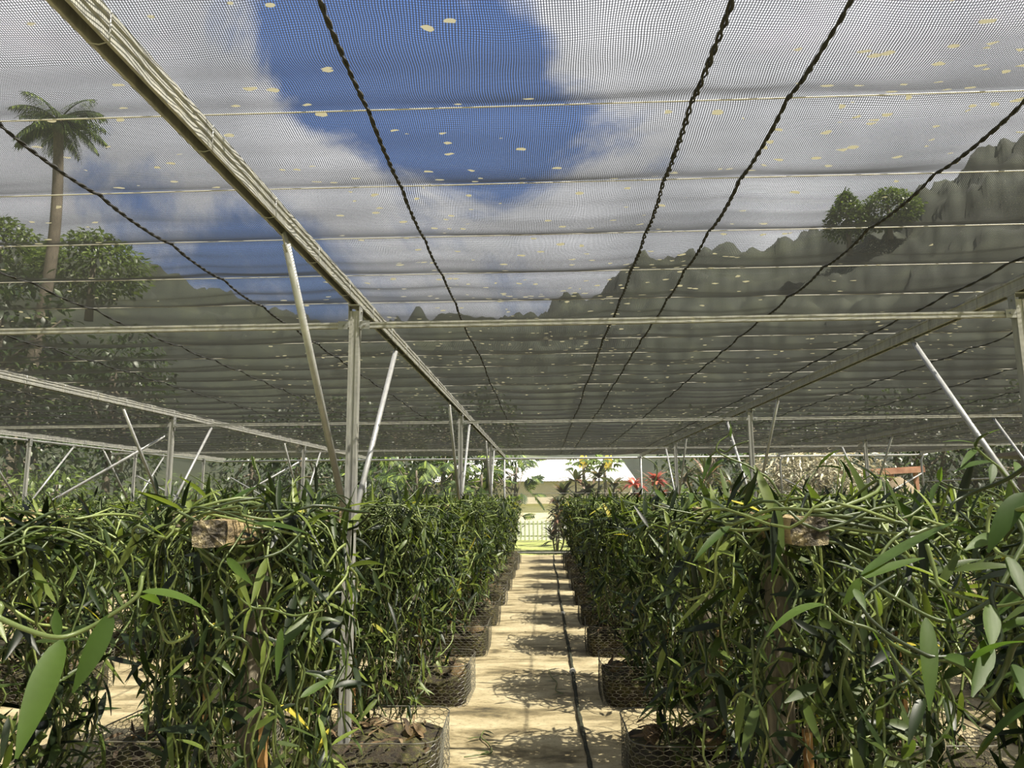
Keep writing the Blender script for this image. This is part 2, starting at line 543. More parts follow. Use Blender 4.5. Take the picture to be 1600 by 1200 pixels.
# lipped channel outline (x, z); ribs on the flank
prof = [(0.018, 0), (0.029, 0), (0.029, 0.022), (0.024, 0.026), (0.024, 0.036), (0.029, 0.040), (0.029, 0.054), (0.024, 0.058), (0.024, 0.066), (0.029, 0.070), (0.029, 0.088), (-0.029, 0.088),
        (-0.029, 0.070), (-0.024, 0.066), (-0.024, 0.026), (-0.029, 0.022), (-0.029, 0), (-0.018, 0), (-0.018, 0.004), (-0.021, 0.008), (-0.021, 0.083), (0.021, 0.083), (0.021, 0.008), (0.018, 0.004)]
for bx in BX:
    t = empty('roof_beam', (bx, 0, ZB))
    tag(t, BEAMLAB[bx], 'roof beam', 'steel roof beams')
    g = MB()
    g.prism(prof, (0, Y0, 0), (0, YF, 0), ux, uz)
    g.build('channel', M['galv'], t, smooth=False)
    g = MB()
    for k in range(-4, 33):
        y = YW0 + k * DW + 0.05
        if Y0 < y < YF - 0.2 and abs(y - 1.4) > 0.1:
            g.tube([(0.030, y, 0.088), (0.031, y + 0.004, 0.0), (0.0, y + 0.008, -0.004), (-0.031, y + 0.004, 0.0), (-0.030, y, 0.088)], 0.0022, 5)
    tag(g.build('tie_wire', M['galv_dull'], t), kind='stuff')

PROFC = [(-0.031, -0.028), (0.031, -0.028), (0.031, 0.028), (0.012, 0.028), (0.012, 0.022), (-0.012, 0.022), (-0.012, 0.028), (-0.031, 0.028)]


def steel_post(x, y, top, label, group='steel posts', w=1.0, clamp=True):
    t = empty('steel_post', (x, y, 0))
    tag(t, label, 'steel post', group)
    g = MB()
    g.prism([(p[0] * w, -p[1] * w) for p in PROFC], (0, 0, 0.0), (0, 0, top - 0.04), ux, uy)
    g.build('upright', M['galv'], t, smooth=False)
    g = MB()     # head plate with two cheeks
    g.box((0, 0, top - 0.006), (0.075, 0.09, 0.008))
    g.box((0.033, 0, top - 0.075), (0.005, 0.07, 0.14))
    g.box((-0.033, 0, top - 0.075), (0.005, 0.07, 0.14))
    hb = g.build('head_bracket', M['galv_dull'], t, smooth=False)
    for (sx, dz) in ((1, 0.04), (1, 0.1), (-1, 0.04), (-1, 0.1)):
        b = MB()
        b.tube([(sx * 0.034, 0, top - dz), (sx * 0.044, 0, top - dz)], 0.008, 6)
        b.build('bolt', M['galv_dull'], hb, smooth=False)
    for z in ((1.45,) if clamp else ()):
        g = MB()
        g.box((0, -0.034, z), (0.085, 0.006, 0.045))
        g.box((0, 0.034, z), (0.085, 0.006, 0.045))
        g.box((0.040, 0, z), (0.006, 0.062, 0.045))
        g.box((-0.040, 0, z), (0.006, 0.062, 0.045))
        g.tube([(0.01, -0.06, z), (0.01, 0.06, z)], 0.007, 6)
        g.build('brace_clamp', M['galv_dull'], t, smooth=False)
    return t


ROWN = ['nearest row', 'second row', 'third row']
for r, y in enumerate(PY):
    for bx in BX[1:-1]:
        if r == 0 and bx in (-5.26, 6.85):
            continue
        if r == 0 and bx == -1.15:
            lab = 'tall galvanised post in the foreground left of the path'
        elif r == 0:
            lab = 'grey steel post cut by the right edge of the photo'
        else:
            lab = 'galvanised post of the %s, %s' % (ROWN[r], SIDE[bx])
        steel_post(bx, y, ZB, lab)
for q, y in enumerate((13.3, 16.9, 20.4)):
    steel_post(BX[0] + 0.05, y, ZB - 0.01, '%s post along the left net wall counted from the left' % ORD[q], 'left wall posts', 0.9)
for bx, nm in ((-5.26, 'behind the left bed'), (-1.15, 'left of the path end'), (2.84, 'right of the path end'), (6.85, 'behind the pale dry shrub'), (10.85, 'at the right corner')):
    t = empty('end_pipe', (bx, YF - 0.06, 0))
    tag(t, 'dark upright pipe of the far net wall %s' % nm, 'pipe', 'far wall pipes')
    g = MB()
    g.tube([(0, 0, 0), (0, 0, 2.4), (0.01, 0, 2.62), (0.08, 0, 2.74), (0.2, 0, 2.78)] if bx > 5 else [(0, 0, 0), (0, 0, 2.74)], 0.03, 8)
    g.build('upright', M['galv_dull'], t)
    g = MB()
    g.box((0, 0, 0.006), (0.14, 0.14, 0.012))
    g.build('foot_plate', M['galv_dull'], t, smooth=False)


def brace(a, b, label, r=0.019, mt='pipe', group='diagonal braces'):
    a, b = Vector(a), Vector(b)
    t = empty('diagonal_brace', a)
    tag(t, label, 'brace', group)
    d = (b - a)
    u = d.normalized()
    g = MB()
    g.tube([u * 0.05, d - u * 0.06], r, 10)
    g.build('tube', M[mt], t)
    s = u.cross(ux) if abs(u.x) < 0.5 else u.cross(uy)
    s.normalize()
    for p0, p1 in ((Vector((0, 0, 0)), u * 0.08), (d - u * 0.09, d)):
        g = MB()
        q = u.cross(s)
        rot = Matrix((s, q, u)).transposed()
        g.box((p0 + p1) / 2, (r * 2.3, 0.008, (p1 - p0).length), rot)
        g.build('flattened_end', M['galv_dull'], t, smooth=False)
    return t


for r, y in enumerate(PY):
    for bx in BX[1:-1]:
        if r == 0 and bx in (-5.26, 6.85):
            continue
        for sg, nm in ((-1, 'front'), (1, 'rear')):
            if r == 0 and bx == 2.84 and sg == -1:
                continue
            if r == 0:
                lab = {(-1.15, -1): 'grey tube brace leaning towards the viewer from the foreground post', (-1.15, 1): 'bright tube brace rising behind the foreground post', (2.84, 1): 'long pale tube brace crossing the upper right bed'}[(bx, sg)]
            else:
                lab = '%s diagonal brace on the %s post %s' % (nm, ROWN[r].replace(' row', '-row'), SIDE[bx])
            brace((bx, y + sg * 0.05, 1.45), (bx, y + sg * 1.28, ZB), lab)
for q, y in enumerate((13.3, 16.9)):
    brace((BX[0] + 0.06, y - 0.05, 1.5), (BX[0] + 0.06, y - 1.3, 2.72), 'thin brace before the %s post of the left net wall' % ORD[q])
    brace((BX[0] + 0.06, y + 0.05, 1.5), (BX[0] + 0.06, y + 1.3, 2.72), 'thin brace behind the %s post of the left net wall' % ORD[q])
brace((-5.3, 10.22, 2.55), (-9.52, 10.22, 0.15), 'sloping cross brace running left from the second left-line post')
brace((-9.5, 16.9, 2.2), (-5.33, 16.95, 0.1), 'thin sloping brace running right from a left wall post')
brace((-5.32, 16.0, 2.45), (-9.52, 16.0, 0.14), 'sloping cross brace running left from the third-row post')
brace((-9.3, 21.6, 2.3), (-5.3, 21.65, 0.1), 'thin brace at the far left corner of the net walls')
brace((6.9, 21.65, 2.1), (10.8, 21.65, 0.1), 'thin brace across the pale dry shrub')
brace((10.8, 21.6, 2.25), (6.95, 21.65, 0.1), 'thin brace leaning on the right corner pipe')

# cross rails, one per bay
RAILZ = 2.66
BAYN = ['leftmost bay', 'bay left of the path beam', 'bay over the path', 'bay right of the path', 'rightmost bay']
for r, y in enumerate(PY):
    for i in range(5):
        if r == 0 and i not in (1, 2):
            continue
        a, b = BX[i] + 0.037, BX[i + 1] - 0.037
        t = empty('cross_rail', ((a + b) / 2, y - 0.015, RAILZ))
        tag(t, 'cream-lit steel cross rail of the %s, %s' % (ROWN[r], BAYN[i]), 'cross rail', 'cross rails')
        g = MB()
        h = (b - a) / 2
        g.prism([(-0.014, -0.018), (0.014, -0.018), (0.014, 0.018), (-0.014, 0.018), (-0.014, 0.007), (-0.009, 0.004), (-0.009, -0.004), (-0.014, -0.007)], (-h, 0, 0), (h, 0, 0), uy, uz)
        g.build('rail', M['galv'], t, smooth=False)
        for sx in (-1, 1):
            g = MB()
            g.box((sx * (h - 0.03), -0.017, 0), (0.06, 0.005, 0.05))
            g.tube([(sx * (h - 0.03), -0.017, 0), (sx * (h - 0.03), -0.03, 0)], 0.008, 6)
            g.build('end_clip', M['galv_dull'], t, smooth=False)
# eave pipes
g = MB()
g.tube([(BX[0], YF - 0.02, 2.765), (BX[-1], YF - 0.02, 2.765)], 0.03, 8)
tag(g.build('eave_pipe', M['pipe']), 'white eave pipe along the top of the far net wall', 'pipe')
g = MB()
g.tube([(BX[0] + 0.03, Y0, 2.74), (BX[0] + 0.03, YF, 2.74)], 0.024, 8)
tag(g.build('eave_pipe', M['pipe']), 'white eave pipe along the top of the left net wall', 'pipe')
for z, nm in ((1.75, 'upper'), (0.06, 'lowest')):
    g = MB()
    g.tube([(BX[0], YF - 0.05, z), (BX[-1], YF - 0.05, z)], 0.006 if z > 1 else 0.02, 6)
    tag(g.build('wall_wire', M['galv_dull']), '%s taut line holding the far net wall' % nm, 'wire')
g = MB()
g.tube([(10.9, 21.6, 2.0), (10.85, 12, 2.0)], 0.022, 6)
tag(g.build('wall_rail', M['pipe']), 'bright horizontal rail on the right net wall', 'rail')

# roof wires
k = 0
while YW0 + k * DW < YF - 0.1:
    y = YW0 + k * DW
    g = MB()
    pts = []
    for i in range(21):
        x = BX[0] + (BX[-1] - BX[0]) * i / 20
        pts.append((x, 0, 0.004 * noise.noise(Vector((x, y, 0)))))
    g.tube(pts, 0.0025, 5)
    o = g.build('roof_wire', M['wire'], loc=(0, y, ZW + 0.0025))
    if k < 8:
        tag(o, '%s taut white roof wire counted from the top of the photo' % ORD[k], 'wire', 'roof wires')
    else:
        tag(o, 'thin white wire crossing the far part of the net roof', 'wire', 'far roof wires')
    k += 1

# seam ropes
ROPELAB = {-1.85: 'black seam rope on the net roof left of the main beam', -0.57: 'black knotted seam rope right of the main beam', 0.5: 'beaded dark seam rope right of the roof middle',
           0.81: 'black seam rope beside the beaded one', 1.6: 'black seam rope meeting the hill through the net', 2.6: 'black seam rope next to the right-hand roof beam'}


for x in ropes_x:
    g = MB()
    step = 0.02 if x in (-0.57, 0.5, 0.81, -1.85, 1.6) else 0.05
    rr = 0.0075 if x in ROPELAB else 0.006
    for s in range(2):
        pts, rad = [], []
        y = 1.0 if step < 0.03 else 1.5
        i = 0
        while y < YF - 0.1:
            st = step if y < 6 else 0.06
            a = i * 1.05 + s * PI
            wig = 0.02 * noise.noise(Vector((x, y * 0.8, 5)))
            amp = 0.006 if x == 0.5 else 0.004
            pts.append((x + wig + amp * math.cos(a), y, net_z(x, y, False) - 0.010 + amp * math.sin(a)))
            rad.append(rr * 0.62 * (1 + 0.5 * noise.noise(Vector((x * 3, y * 12, s)))))
            y += st
            i += 1
        g.tube(pts, rad, 5)
    tag(g.build('seam_rope', M['rope']), ROPELAB.get(x, 'faint dark seam rope on the outer net roof'), 'rope', 'net seam ropes')


# ------------------------------------------------------------------ vanilla stations
def rnd(a, b):
    return R.uniform(a, b)


def strand_leaves(gl, pts, every=0.085, lmin=0.11, lmax=0.19, start=0.05, rg=None, wid=0.195, center=None):
    """alternate leaves along a polyline"""
    rg = rg or R
    acc, nxt, side = 0.0, start, 1
    for i in range(len(pts) - 1):
        a, b = pts[i], pts[i + 1]
        sl = (b - a).length
        while acc + sl >= nxt:
            p = a.lerp(b, (nxt - acc) / max(sl, 1e-6))
            t = (b - a).normalized()
            out = Vector((p.x * 1.6, p.y * 0.5, 0)) if center is None else p - center
            out.z = 0
            out = out.normalized() if out.length > 1e-4 else Vector((1, 0, 0))
            hor = Vector((rg.uniform(-1, 1), rg.uniform(-1, 1), 0)) + out * 0.9
            hor.normalize()
            d = hor * 1.0 + t * rg.uniform(-0.2, 0.6) + Vector((0, 0, rg.uniform(-1.0, 0.45)))
            d.normalize()
            nrm = Vector((rg.uniform(-.5, .5), rg.uniform(-.5, .5), 1)) + out * 0.5
            ln = rg.uniform(lmin, lmax)
            gl.leaf(p, d, nrm, ln, ln * rg.uniform(wid * 0.85, wid * 1.2), rg.uniform(0.0, 0.55), rg.uniform(0.1, 0.4))
            side = -side
            nxt += every * rg.uniform(0.75, 1.3)
        acc += sl


def smooth_path(ctrl, n=6):
    out = []
    c = [ctrl[0]] + list(ctrl) + [ctrl[-1]]
    for i in range(1, len(c) - 2):
        p0, p1, p2, p3 = c[i - 1], c[i], c[i + 1], c[i + 2]
        for j in range(n):
            t = j / n
            out.append(0.5 * ((2 * p1) + (p2 - p0) * t + (2 * p0 - 5 * p1 + 4 * p2 - p3) * t * t + (3 * p1 - p0 - 3 * p2 + p3) * t ** 3))
    out.append(c[-2].copy())
    return out


def node_leaf(gl, p, t, side, out, rg, lo=0.095, hi=0.185, wid=0.17):
    """one stiff leaf at a node, standing off to alternate sides"""
    lat = t.cross(out)
    if lat.length < 1e-3:
        lat = t.orthogonal()
    lat.normalize()
    d = lat * side * rg.uniform(0.5, 1.0) + t * rg.uniform(-0.1, 0.7) + out * rg.uniform(-0.1, 0.9) + Vector((rg.gauss(0, .35), rg.gauss(0, .35), rg.gauss(-0.12, .4)))
    d.normalize()
    nrm = Vector((rg.uniform(-.6, .6), rg.uniform(-.6, .6), 0.9)) + out * rg.uniform(0, 0.9)
    ln = rg.uniform(lo, hi) * (1.15 if rg.random() < 0.2 else 1.0)
    gl.leaf(p, d, nrm, ln, ln * wid * rg.uniform(0.85, 1.25), rg.uniform(-0.05, 0.35), rg.uniform(0.12, 0.45), 5)


def lay_strand(gs, gl, ctrl, rg, r, skip=0, dens=1.0):
    for p in ctrl:
        if abs(p.x) < 0.11 and abs(p.y) > 0.22 and 1.42 < p.z < 1.55:
            p.x = 0.12 if p.x > 0 else -0.12
    pts = smooth_path(ctrl, 3)
    n = len(pts)
    gs.tube(pts, r, 5, cap=False)
    side = rg.choice((-1, 1))
    for i in range(skip, len(ctrl)):
        if rg.random() > dens:
            continue
        p = ctrl[i]
        if abs(p.x) < 0.15 and abs(p.y) > 0.22 and 1.40 < p.z < 1.57:
            continue        # the crossbar ends stay bare
        t = ctrl[min(i + 1, len(ctrl) - 1)] - ctrl[max(i - 1, 0)]
        if t.length < 1e-5:
            continue
        t.normalize()
        out = Vector((p.x * 1.5, p.y, 0.05))
        if out.length < 1e-3:
            out = Vector((0, 0, 1))
        if p.z > 1.42:
            out = out.normalized() * 0.5 + Vector((0, 0, .8))
        out.normalize()
        node_leaf(gl, p, t, side, out, rg)
        side = -side


def env(z):
    f = min(1.0, max(0.0, (z - 0.1) / 1.1))
    return 0.24 + 0.17 * f, 0.36 + 0.24 * f


def make_vine(seed, dens=1.0):
    rg = random.Random(seed)
    t = empty('vanilla_vine')
    gs, gl, gr = MB(), MB(), MB()
    # strands thrown over the crossbar and hanging down
    for s in range(int(46 * dens)):
        y0 = rg.uniform(-0.27, 0.27)
        a = rg.uniform(0, 2 * PI)
        q = rg.uniform(0.25, 1.0)
        ex, ey = env(1.4)
        x, y = math.cos(a) * ex * q, math.sin(a) * ey * q
        zt = 1.45 + rg.uniform(0, 0.09)
        zend = rg.choice((rg.uniform(0.10, 0.5), rg.uniform(0.3, 1.0), rg.uniform(0.6, 1.1)))
        ctrl = [Vector((-x * .2, y0, 1.38)), Vector((x * .2, y0 * .8, zt)), Vector((x * 0.75, (y0 + y) / 2, zt - .01))]
        z = zt - rg.uniform(0.07, 0.13)
        k = 0
        sw = rg.uniform(0.010, 0.028)
        dx, dy = rg.gauss(0, .012), rg.gauss(0, .018)
        while z > zend:
            zig = sw * (1 if k % 2 else -1)
            ctrl.append(Vector((x + zig, y + zig * .8, z)))
            z -= rg.uniform(0.07, 0.115)
            dx = dx * .8 + rg.gauss(0, .012)
            dy = dy * .8 + rg.gauss(0, .016)
            x += dx
            y += dy
            ex, ey = env(z)
            m = math.sqrt((x / ex) ** 2 + (y / ey) ** 2)
            if m > 1:
                x /= m
                y /= m
                dx, dy = -dx * .4, -dy * .4
            k += 1
        if rg.random() < 0.5 and len(ctrl) > 4:      # turns back up in a loop
            h = rg.uniform(-1, 1)
            for w_ in range(rg.randint(3, 6)):
                x += h * 0.05 * math.cos(a + 1.57) + rg.gauss(0, .015)
                y += h * 0.07 * math.sin(a + 1.57) + rg.gauss(0, .015)
                z += 0.035 * w_ - 0.03
                ctrl.append(Vector((x, y, z)))
        lay_strand(gs, gl, ctrl, rg, rg.uniform(0.0034, 0.0056), 2, 0.85)
    # curling shoots wandering over the outside of the bush
    for s in range(int(62 * dens)):
        th = rg.uniform(0, 2 * PI)
        z = 0.5 + 1.0 * rg.random() ** 0.65
        hd = rg.uniform(0, 2 * PI)
        curl = rg.choice((-1, 1)) * rg.uniform(0.1, 0.62)
        rr = rg.uniform(0.75, 1.1)
        ctrl = []
        for k in range(rg.randint(6, 13)):
            ex, ey = env(z)
            bulge = 1 - max(0, z - 1.40) * 2.2
            ctrl.append(Vector((math.cos(th) * ex * rr * bulge, math.sin(th) * ey * rr * bulge, z)))
            st = rg.uniform(0.065, 0.10)
            th += math.cos(hd) * st / 0.48
            z += math.sin(hd) * st
            z = min(1.52, max(0.25, z))
            hd += curl + rg.gauss(0, .22)
            hd = hd + 0.10 * math.sin(-PI / 2 - hd)
            rr += rg.gauss(0, .05)
        lay_strand(gs, gl, ctrl, rg, rg.uniform(0.0034, 0.0058), 0, 0.92)
    # loops lying in a tangle on the crossbar
    for s in range(int(36 * dens)):
        c = Vector((rg.uniform(-0.2, 0.2), rg.uniform(-0.36, 0.36), 1.475 + rg.uniform(-.05, 0.045)))
        a = rg.uniform(0, 2 * PI)
        rad = rg.uniform(0.10, 0.27)
        ctrl = []
        da = rg.choice((-1, 1)) * rg.uniform(0.4, 0.75)
        tilt = rg.gauss(0, .22)
        for q in range(rg.randint(5, 10)):
            ctrl.append(c + Vector((rad * math.cos(a) * 1.05, rad * math.sin(a) * 1.25, rad * tilt * math.cos(a) + rg.gauss(0, 0.03))))
            a += da
            rad *= rg.uniform(.93, 1.08)
        ctrl[-1].z -= 0.08
        lay_strand(gs, gl, ctrl, rg, rg.uniform(0.0038, 0.006), 0, 0.75)
    # shoots reaching up out of the tangle
    for s in range(4):
        p = Vector((rg.uniform(-0.28, 0.28), rg.uniform(-0.5, 0.5), 1.5))
        ctrl = [p.copy()]
        v = Vector((rg.gauss(0, 0.5), rg.gauss(0, 0.5), 1)).normalized()
        for q in range(rg.randint(1, 4)):
            p = p + v * rg.uniform(.035, .065)
            v = (v + Vector((rg.gauss(0, .4), rg.gauss(0, .4), -.12))).normalized()
            ctrl.append(p.copy())
        pts = smooth_path(ctrl, 4)
        gs.tube(pts, [0.0042 - 0.002 * i / len(pts) for i in range(len(pts))], 5)
        for i, p in enumerate(ctrl[1:]):
            node_leaf(gl, p, v, (-1) ** i, Vector((0, 0, 1)), rg, .06, .12)
    # aerial roots and bare brown stems
    for s in range(int(34 * dens)):
        x, y = rg.uniform(-.26, .26), rg.uniform(-0.36, 0.36)
        if s % 3 == 0:
            x, y = rg.uniform(-.08, .08), rg.uniform(-.08, .08)
        z = rg.uniform(0.3, 1.2)
        ctrl = []
        zend = z - rg.uniform(0.12, 0.6)
        while z > max(0.08, zend):
            ctrl.append(Vector((x, y, z)))
            z -= rg.uniform(0.02, 0.045)
            x += rg.gauss(0, 0.012)
            y += rg.gauss(0, 0.012)
        if len(ctrl) > 2:
            gr.tube(smooth_path(ctrl, 2), rg.uniform(0.0011, 0.0024), 4, cap=False)
    gs.build('stem', M['stem'], t)
    gl.build('foliage', M['leaf'], t)
    gr.build('aerial_root', M['root'], t)
    return t


def make_support(seed):
    rg = random.Random(seed)
    t = empty('timber_support')
    g = MB()
    pts = []
    sec = 12
    # squared post with worn corners
    rings = []
    for i in range(12):
        z = 0.0 + 1.46 * i / 11
        ring = []
        for k in range(sec):
            a = 2 * PI * k / sec
            c, s = math.cos(a), math.sin(a)
            q = 0.042 / (abs(c) ** 4 + abs(s) ** 4) ** 0.25
            q *= 1 + 0.07 * noise.noise(Vector((c * 2, s * 2 + seed, z * 2)))
            ring.append(Vector((c * q + 0.012 * noise.noise(Vector((0, seed, z))), s * q, z)))
        rings.append(ring)
    vs = [p for r_ in rings for p in r_]
    fs = [(i * sec + k, i * sec + (k + 1) % sec, (i + 1) * sec + (k + 1) % sec, (i + 1) * sec + k) for i in range(11) for k in range(sec)]
    fs.append(tuple(11 * sec + k for k in range(sec)))
    g.add(vs, fs)
    g.build('post', M['timber'], t)
    # crossbar lying along the row, rough-ended
    g = MB()
    nu, nv = 9, 3
    hw, hh, hl = 0.055, 0.042, 0.44
    rings = []
    sec = 16
    for i in range(nu):
        y = -hl + 2 * hl * i / (nu - 1)
        ring = []
        for k in range(sec):
            a = 2 * PI * k / sec
            c, s = math.cos(a), math.sin(a)
            q = 1 / (abs(c) ** 7 + abs(s) ** 7) ** (1 / 7)
            jit = 0.05 * noise.noise(Vector((c * 2, s * 2, y * 6 + seed)))
            ye = y + (0.012 * noise.noise(Vector((c * 3, s * 3, seed + i))) if i in (0, nu - 1) else 0)
            ring.append(Vector((c * q * hw * (1 + jit), ye, 1.50 + s * q * hh * (1 + jit))))
        rings.append(ring)
    vs = [p for r_ in rings for p in r_]
    fs = [(i * sec + k, (i + 1) * sec + k, (i + 1) * sec + (k + 1) % sec, i * sec + (k + 1) % sec) for i in range(nu - 1) for k in range(sec)]
    ends = []
    for (i, flip) in ((0, False), (nu - 1, True)):
        cc = Vector((0, rings[i][0].y, 1.50))
        vs.append(cc)
        ci = len(vs) - 1
        mids = []
        for k in range(sec):
            p = cc.lerp(rings[i][k], 0.55)
            p.y += 0.016 * noise.noise(Vector((k * 1.3, i, seed)))
            vs.append(p)
            mids.append(len(vs) - 1)
        for k in range(sec):
            k2 = (k + 1) % sec
            q = (i * sec + k, i * sec + k2, mids[k2], mids[k])
            tr = (mids[k], mids[k2], ci)
            ends += [q[::-1], tr[::-1]] if flip else [q, tr]
    g.add(vs, fs)
    cb = g.build('crossbar', M['block'], t, smooth=False)
    for half in (ends[:2 * sec], ends[2 * sec:]):
        e = MB()
        ids = sorted({i for f in half for i in f})
        mp_ = {i: n_ for n_, i in enumerate(ids)}
        e.add([vs[i] for i in ids], [tuple(mp_[i] for i in f) for f in half])
        tag(e.build('sawn_end', M['sawn'], cb, smooth=False), 'rough dark lichen-spotted end')
    g = MB()
    g.box((0.065, -0.04, 0.42), (0.022, 0.04, 0.84), Matrix.Rotation(0.03, 3, 'X'))
    g.build('slat', M['orange_wood'], t, smooth=False)
    return t


def rrect(u, hx, hy, rc):
    """point on a rounded rectangle, u in [0,1)"""
    segs = [2 * (hy - rc), PI * rc / 2, 2 * (hx - rc), PI * rc / 2] * 2
    tot = sum(segs)
    d = u * tot
    corners = [(hx - rc, hy - rc), (-hx + rc, hy - rc), (-hx + rc, -hy + rc), (hx - rc, -hy + rc)]
    i = 0
    while d > segs[i]:
        d -= segs[i]
        i = (i + 1) % 8
    if i == 0:
        return hx, -(hy - rc) + d
    if i == 2:
        return (hx - rc) - d, hy
    if i == 4:
        return -hx, (hy - rc) - d
    if i == 6:
        return -(hx - rc) + d, -hy
    cx, cy = corners[(i - 1) // 2]
    a = (i - 1) // 2 * PI / 2 + d / rc
    return cx + rc * math.cos(a), cy + rc * math.sin(a)


BHX, BHY, BH = 0.47, 0.36, 0.30


def make_basket(seed):
    rg = random.Random(seed)
    t = empty('wire_basket')
    g = MB()
    per = 2 * (2 * BHX + 2 * BHY) - 0.3
    ncol = int(per / 0.030)
    if ncol % 2:
        ncol += 1
    rows = 12

    def P(ci, z):
        u = (ci % ncol) / ncol
        x, y = rrect(u, BHX, BHY, 0.12)
        bulge = 1 + 0.03 * noise.noise(Vector((x * 3 + seed, y * 3, z * 4)))
        lip = 0.03 * noise.noise(Vector((x * 2, y * 2, seed)))
        return Vector((x * bulge, y * bulge, 0.004 + z * (1 + lip)))
    dz = BH / rows
    cache = {}

    def seg(a, b):
        g.tube([a, b], 0.0019, 3, cap=False)
    for r in range(rows):
        z0 = r * dz
        for ci in range(ncol):
            odd = (ci + r) % 2
            # honeycomb: slanted links then uprights
            if odd == 0:
                seg(P(ci, z0), P(ci + 1, z0 + dz * 0.4))
            else:
                seg(P(ci, z0 + dz * 0.4), P(ci + 1, z0))
                seg(P(ci, z0 + dz * 0.4), P(ci, z0 + dz))
    g.build('wire_mesh', M['basket'], t, smooth=False)
    g = MB()
    g.tube([P(c, BH) for c in range(0, ncol + 1, 2)], 0.004, 5)
    g.build('rim', M['basket'], t)
    return t


def make_compost(seed):
    g = MB()
    nr, na = 9, 48
    hx, hy = BHX - 0.03, BHY - 0.03
    for i in range(nr + 4):
        for k in range(na):
            x, y = rrect(k / na, hx, hy, 0.11)
            if i <= 3:
                z = 0.003 + 0.19 * i / 3
                s = 1 + 0.02 * noise.noise(Vector((x * 6 + seed, y * 6, z * 9)))
                if i == 3:
                    z += 0.03 * noise.noise(Vector((x * 5 + seed, y * 5, 0)))
            else:
                s = 1 - (i - 3) / (nr + 1)
                s = max(s, 0.03)
                z = 0.19 + 0.07 * (1 - s * s) + 0.055 * noise.noise(Vector((x * s * 7 + seed, y * s * 7, 2))) + 0.03 * noise.noise(Vector((x * s * 17 + seed, y * s * 17, 5)))
            g.v.append(Vector((x * s, y * s, max(z, 0.003))))
    m = nr + 4
    for i in range(m - 1):
        for k in range(na):
            k2 = (k + 1) % na
            g.f.append((i * na + k, i * na + k2, (i + 1) * na + k2, (i + 1) * na + k))
    g.f.append(tuple((m - 1) * na + k for k in range(na)))
    o = g.build('compost_heap', M['compost'])
    rg = random.Random(int(seed * 10))
    q = MB()
    for i in range(90):
        x, y = rg.uniform(-.4, .4), rg.uniform(-.28, .28)
        a = rg.uniform(0, 6.28)
        s = max(abs(x) / hx, abs(y) / hy)
        z = 0.235 + 0.05 * (1 - s * s) + rg.uniform(-.02, .02)
        ln = rg.uniform(.05, .13)
        q.leaf(Vector((x, y, z)), Vector((math.cos(a), math.sin(a), rg.uniform(-.2, .35))), Vector((rg.uniform(-.4, .4), rg.uniform(-.4, .4), 1)), ln, ln * rg.uniform(.1, .35), rg.uniform(-.6, .8), .3, 4)
    q.build('leaf_litter', M['litter'], o)
    return o


def make_husk(seed):
    """half coconut husk, lying open side down"""
    g = MB()
    nr, na = 6, 14
    for i in range(nr):
        th = PI / 2 * i / (nr - 1) * 0.97 + 0.03
        for k in range(na):
            a = 2 * PI * k / na
            q = 1 + 0.16 * noise.noise(Vector((math.cos(a) * 1.5 + seed, math.sin(a) * 1.5, i * 0.7)))
            g.v.append(Vector((0.10 * q * math.sin(th) * math.cos(a), 0.075 * q * math.sin(th) * math.sin(a), 0.062 * q * math.cos(th))))
    for i in range(nr - 1):
        for k in range(na):
            k2 = (k + 1) % na
            g.f.append((i * na + k, (i + 1) * na + k, (i + 1) * na + k2, i * na + k2))
    g.f.append(tuple(range(na)))
    return g.build('coconut_husk', M['husk'])


YS0, DY = 2.7, 1.83
vines = [make_vine(100 + i) for i in range(5)]
supports = [make_support(11 + i) for i in range(3)]
baskets = [make_basket(31 + i) for i in range(2)]
composts = [make_compost(5.3 * (i + 1)) for i in range(3)]
used = set()


def put(protos, i, loc, rz, sc=1.0):
    p = protos[i % len(protos)]
    if p.name in used:
        o = copy_tree(p)
    else:
        used.add(p.name)
        o = p
    o.location = loc
    o.rotation_euler = (0, 0, rz)
    o.scale = (sc, sc, sc)
    return o


COLS = [  # x, k range, row phrase, has basket, has support
    (-1.07, range(0, 10), 'the left edge of the central path', 11, 11),
    (-2.1, range(0, 10), 'the second row left of the central path', 5, 6),
    (0.90, range(0, 10), 'the right edge of the central path', 11, 11),
    (1.92, range(0, 10), 'the second row right of the central path', 4, 6),
    (-4.27, range(1, 10), 'the row beyond the left aisle', 5, 4),
    (-5.3, range(2, 10), 'the inner row of the far left bed', 0, 3),
    (-7.4, range(3, 10), 'the row near the left net wall', 0, 3),
    (-8.4, range(4, 10), 'the row touching the left net wall', 0, 0),
    (3.95, range(1, 10), 'the row beyond the right aisle', 5, 4),
    (5.0, range(2, 10), 'the inner row of the far right bed', 0, 3),
    (7.05, range(3, 10), 'the row beyond the far right bed', 0, 0),
    (8.1, range(4, 10), 'the row near the right net wall', 0, 0),
    (10.0, range(5, 10), 'the row touching the right net wall', 0, 0),
]
cnt = 0
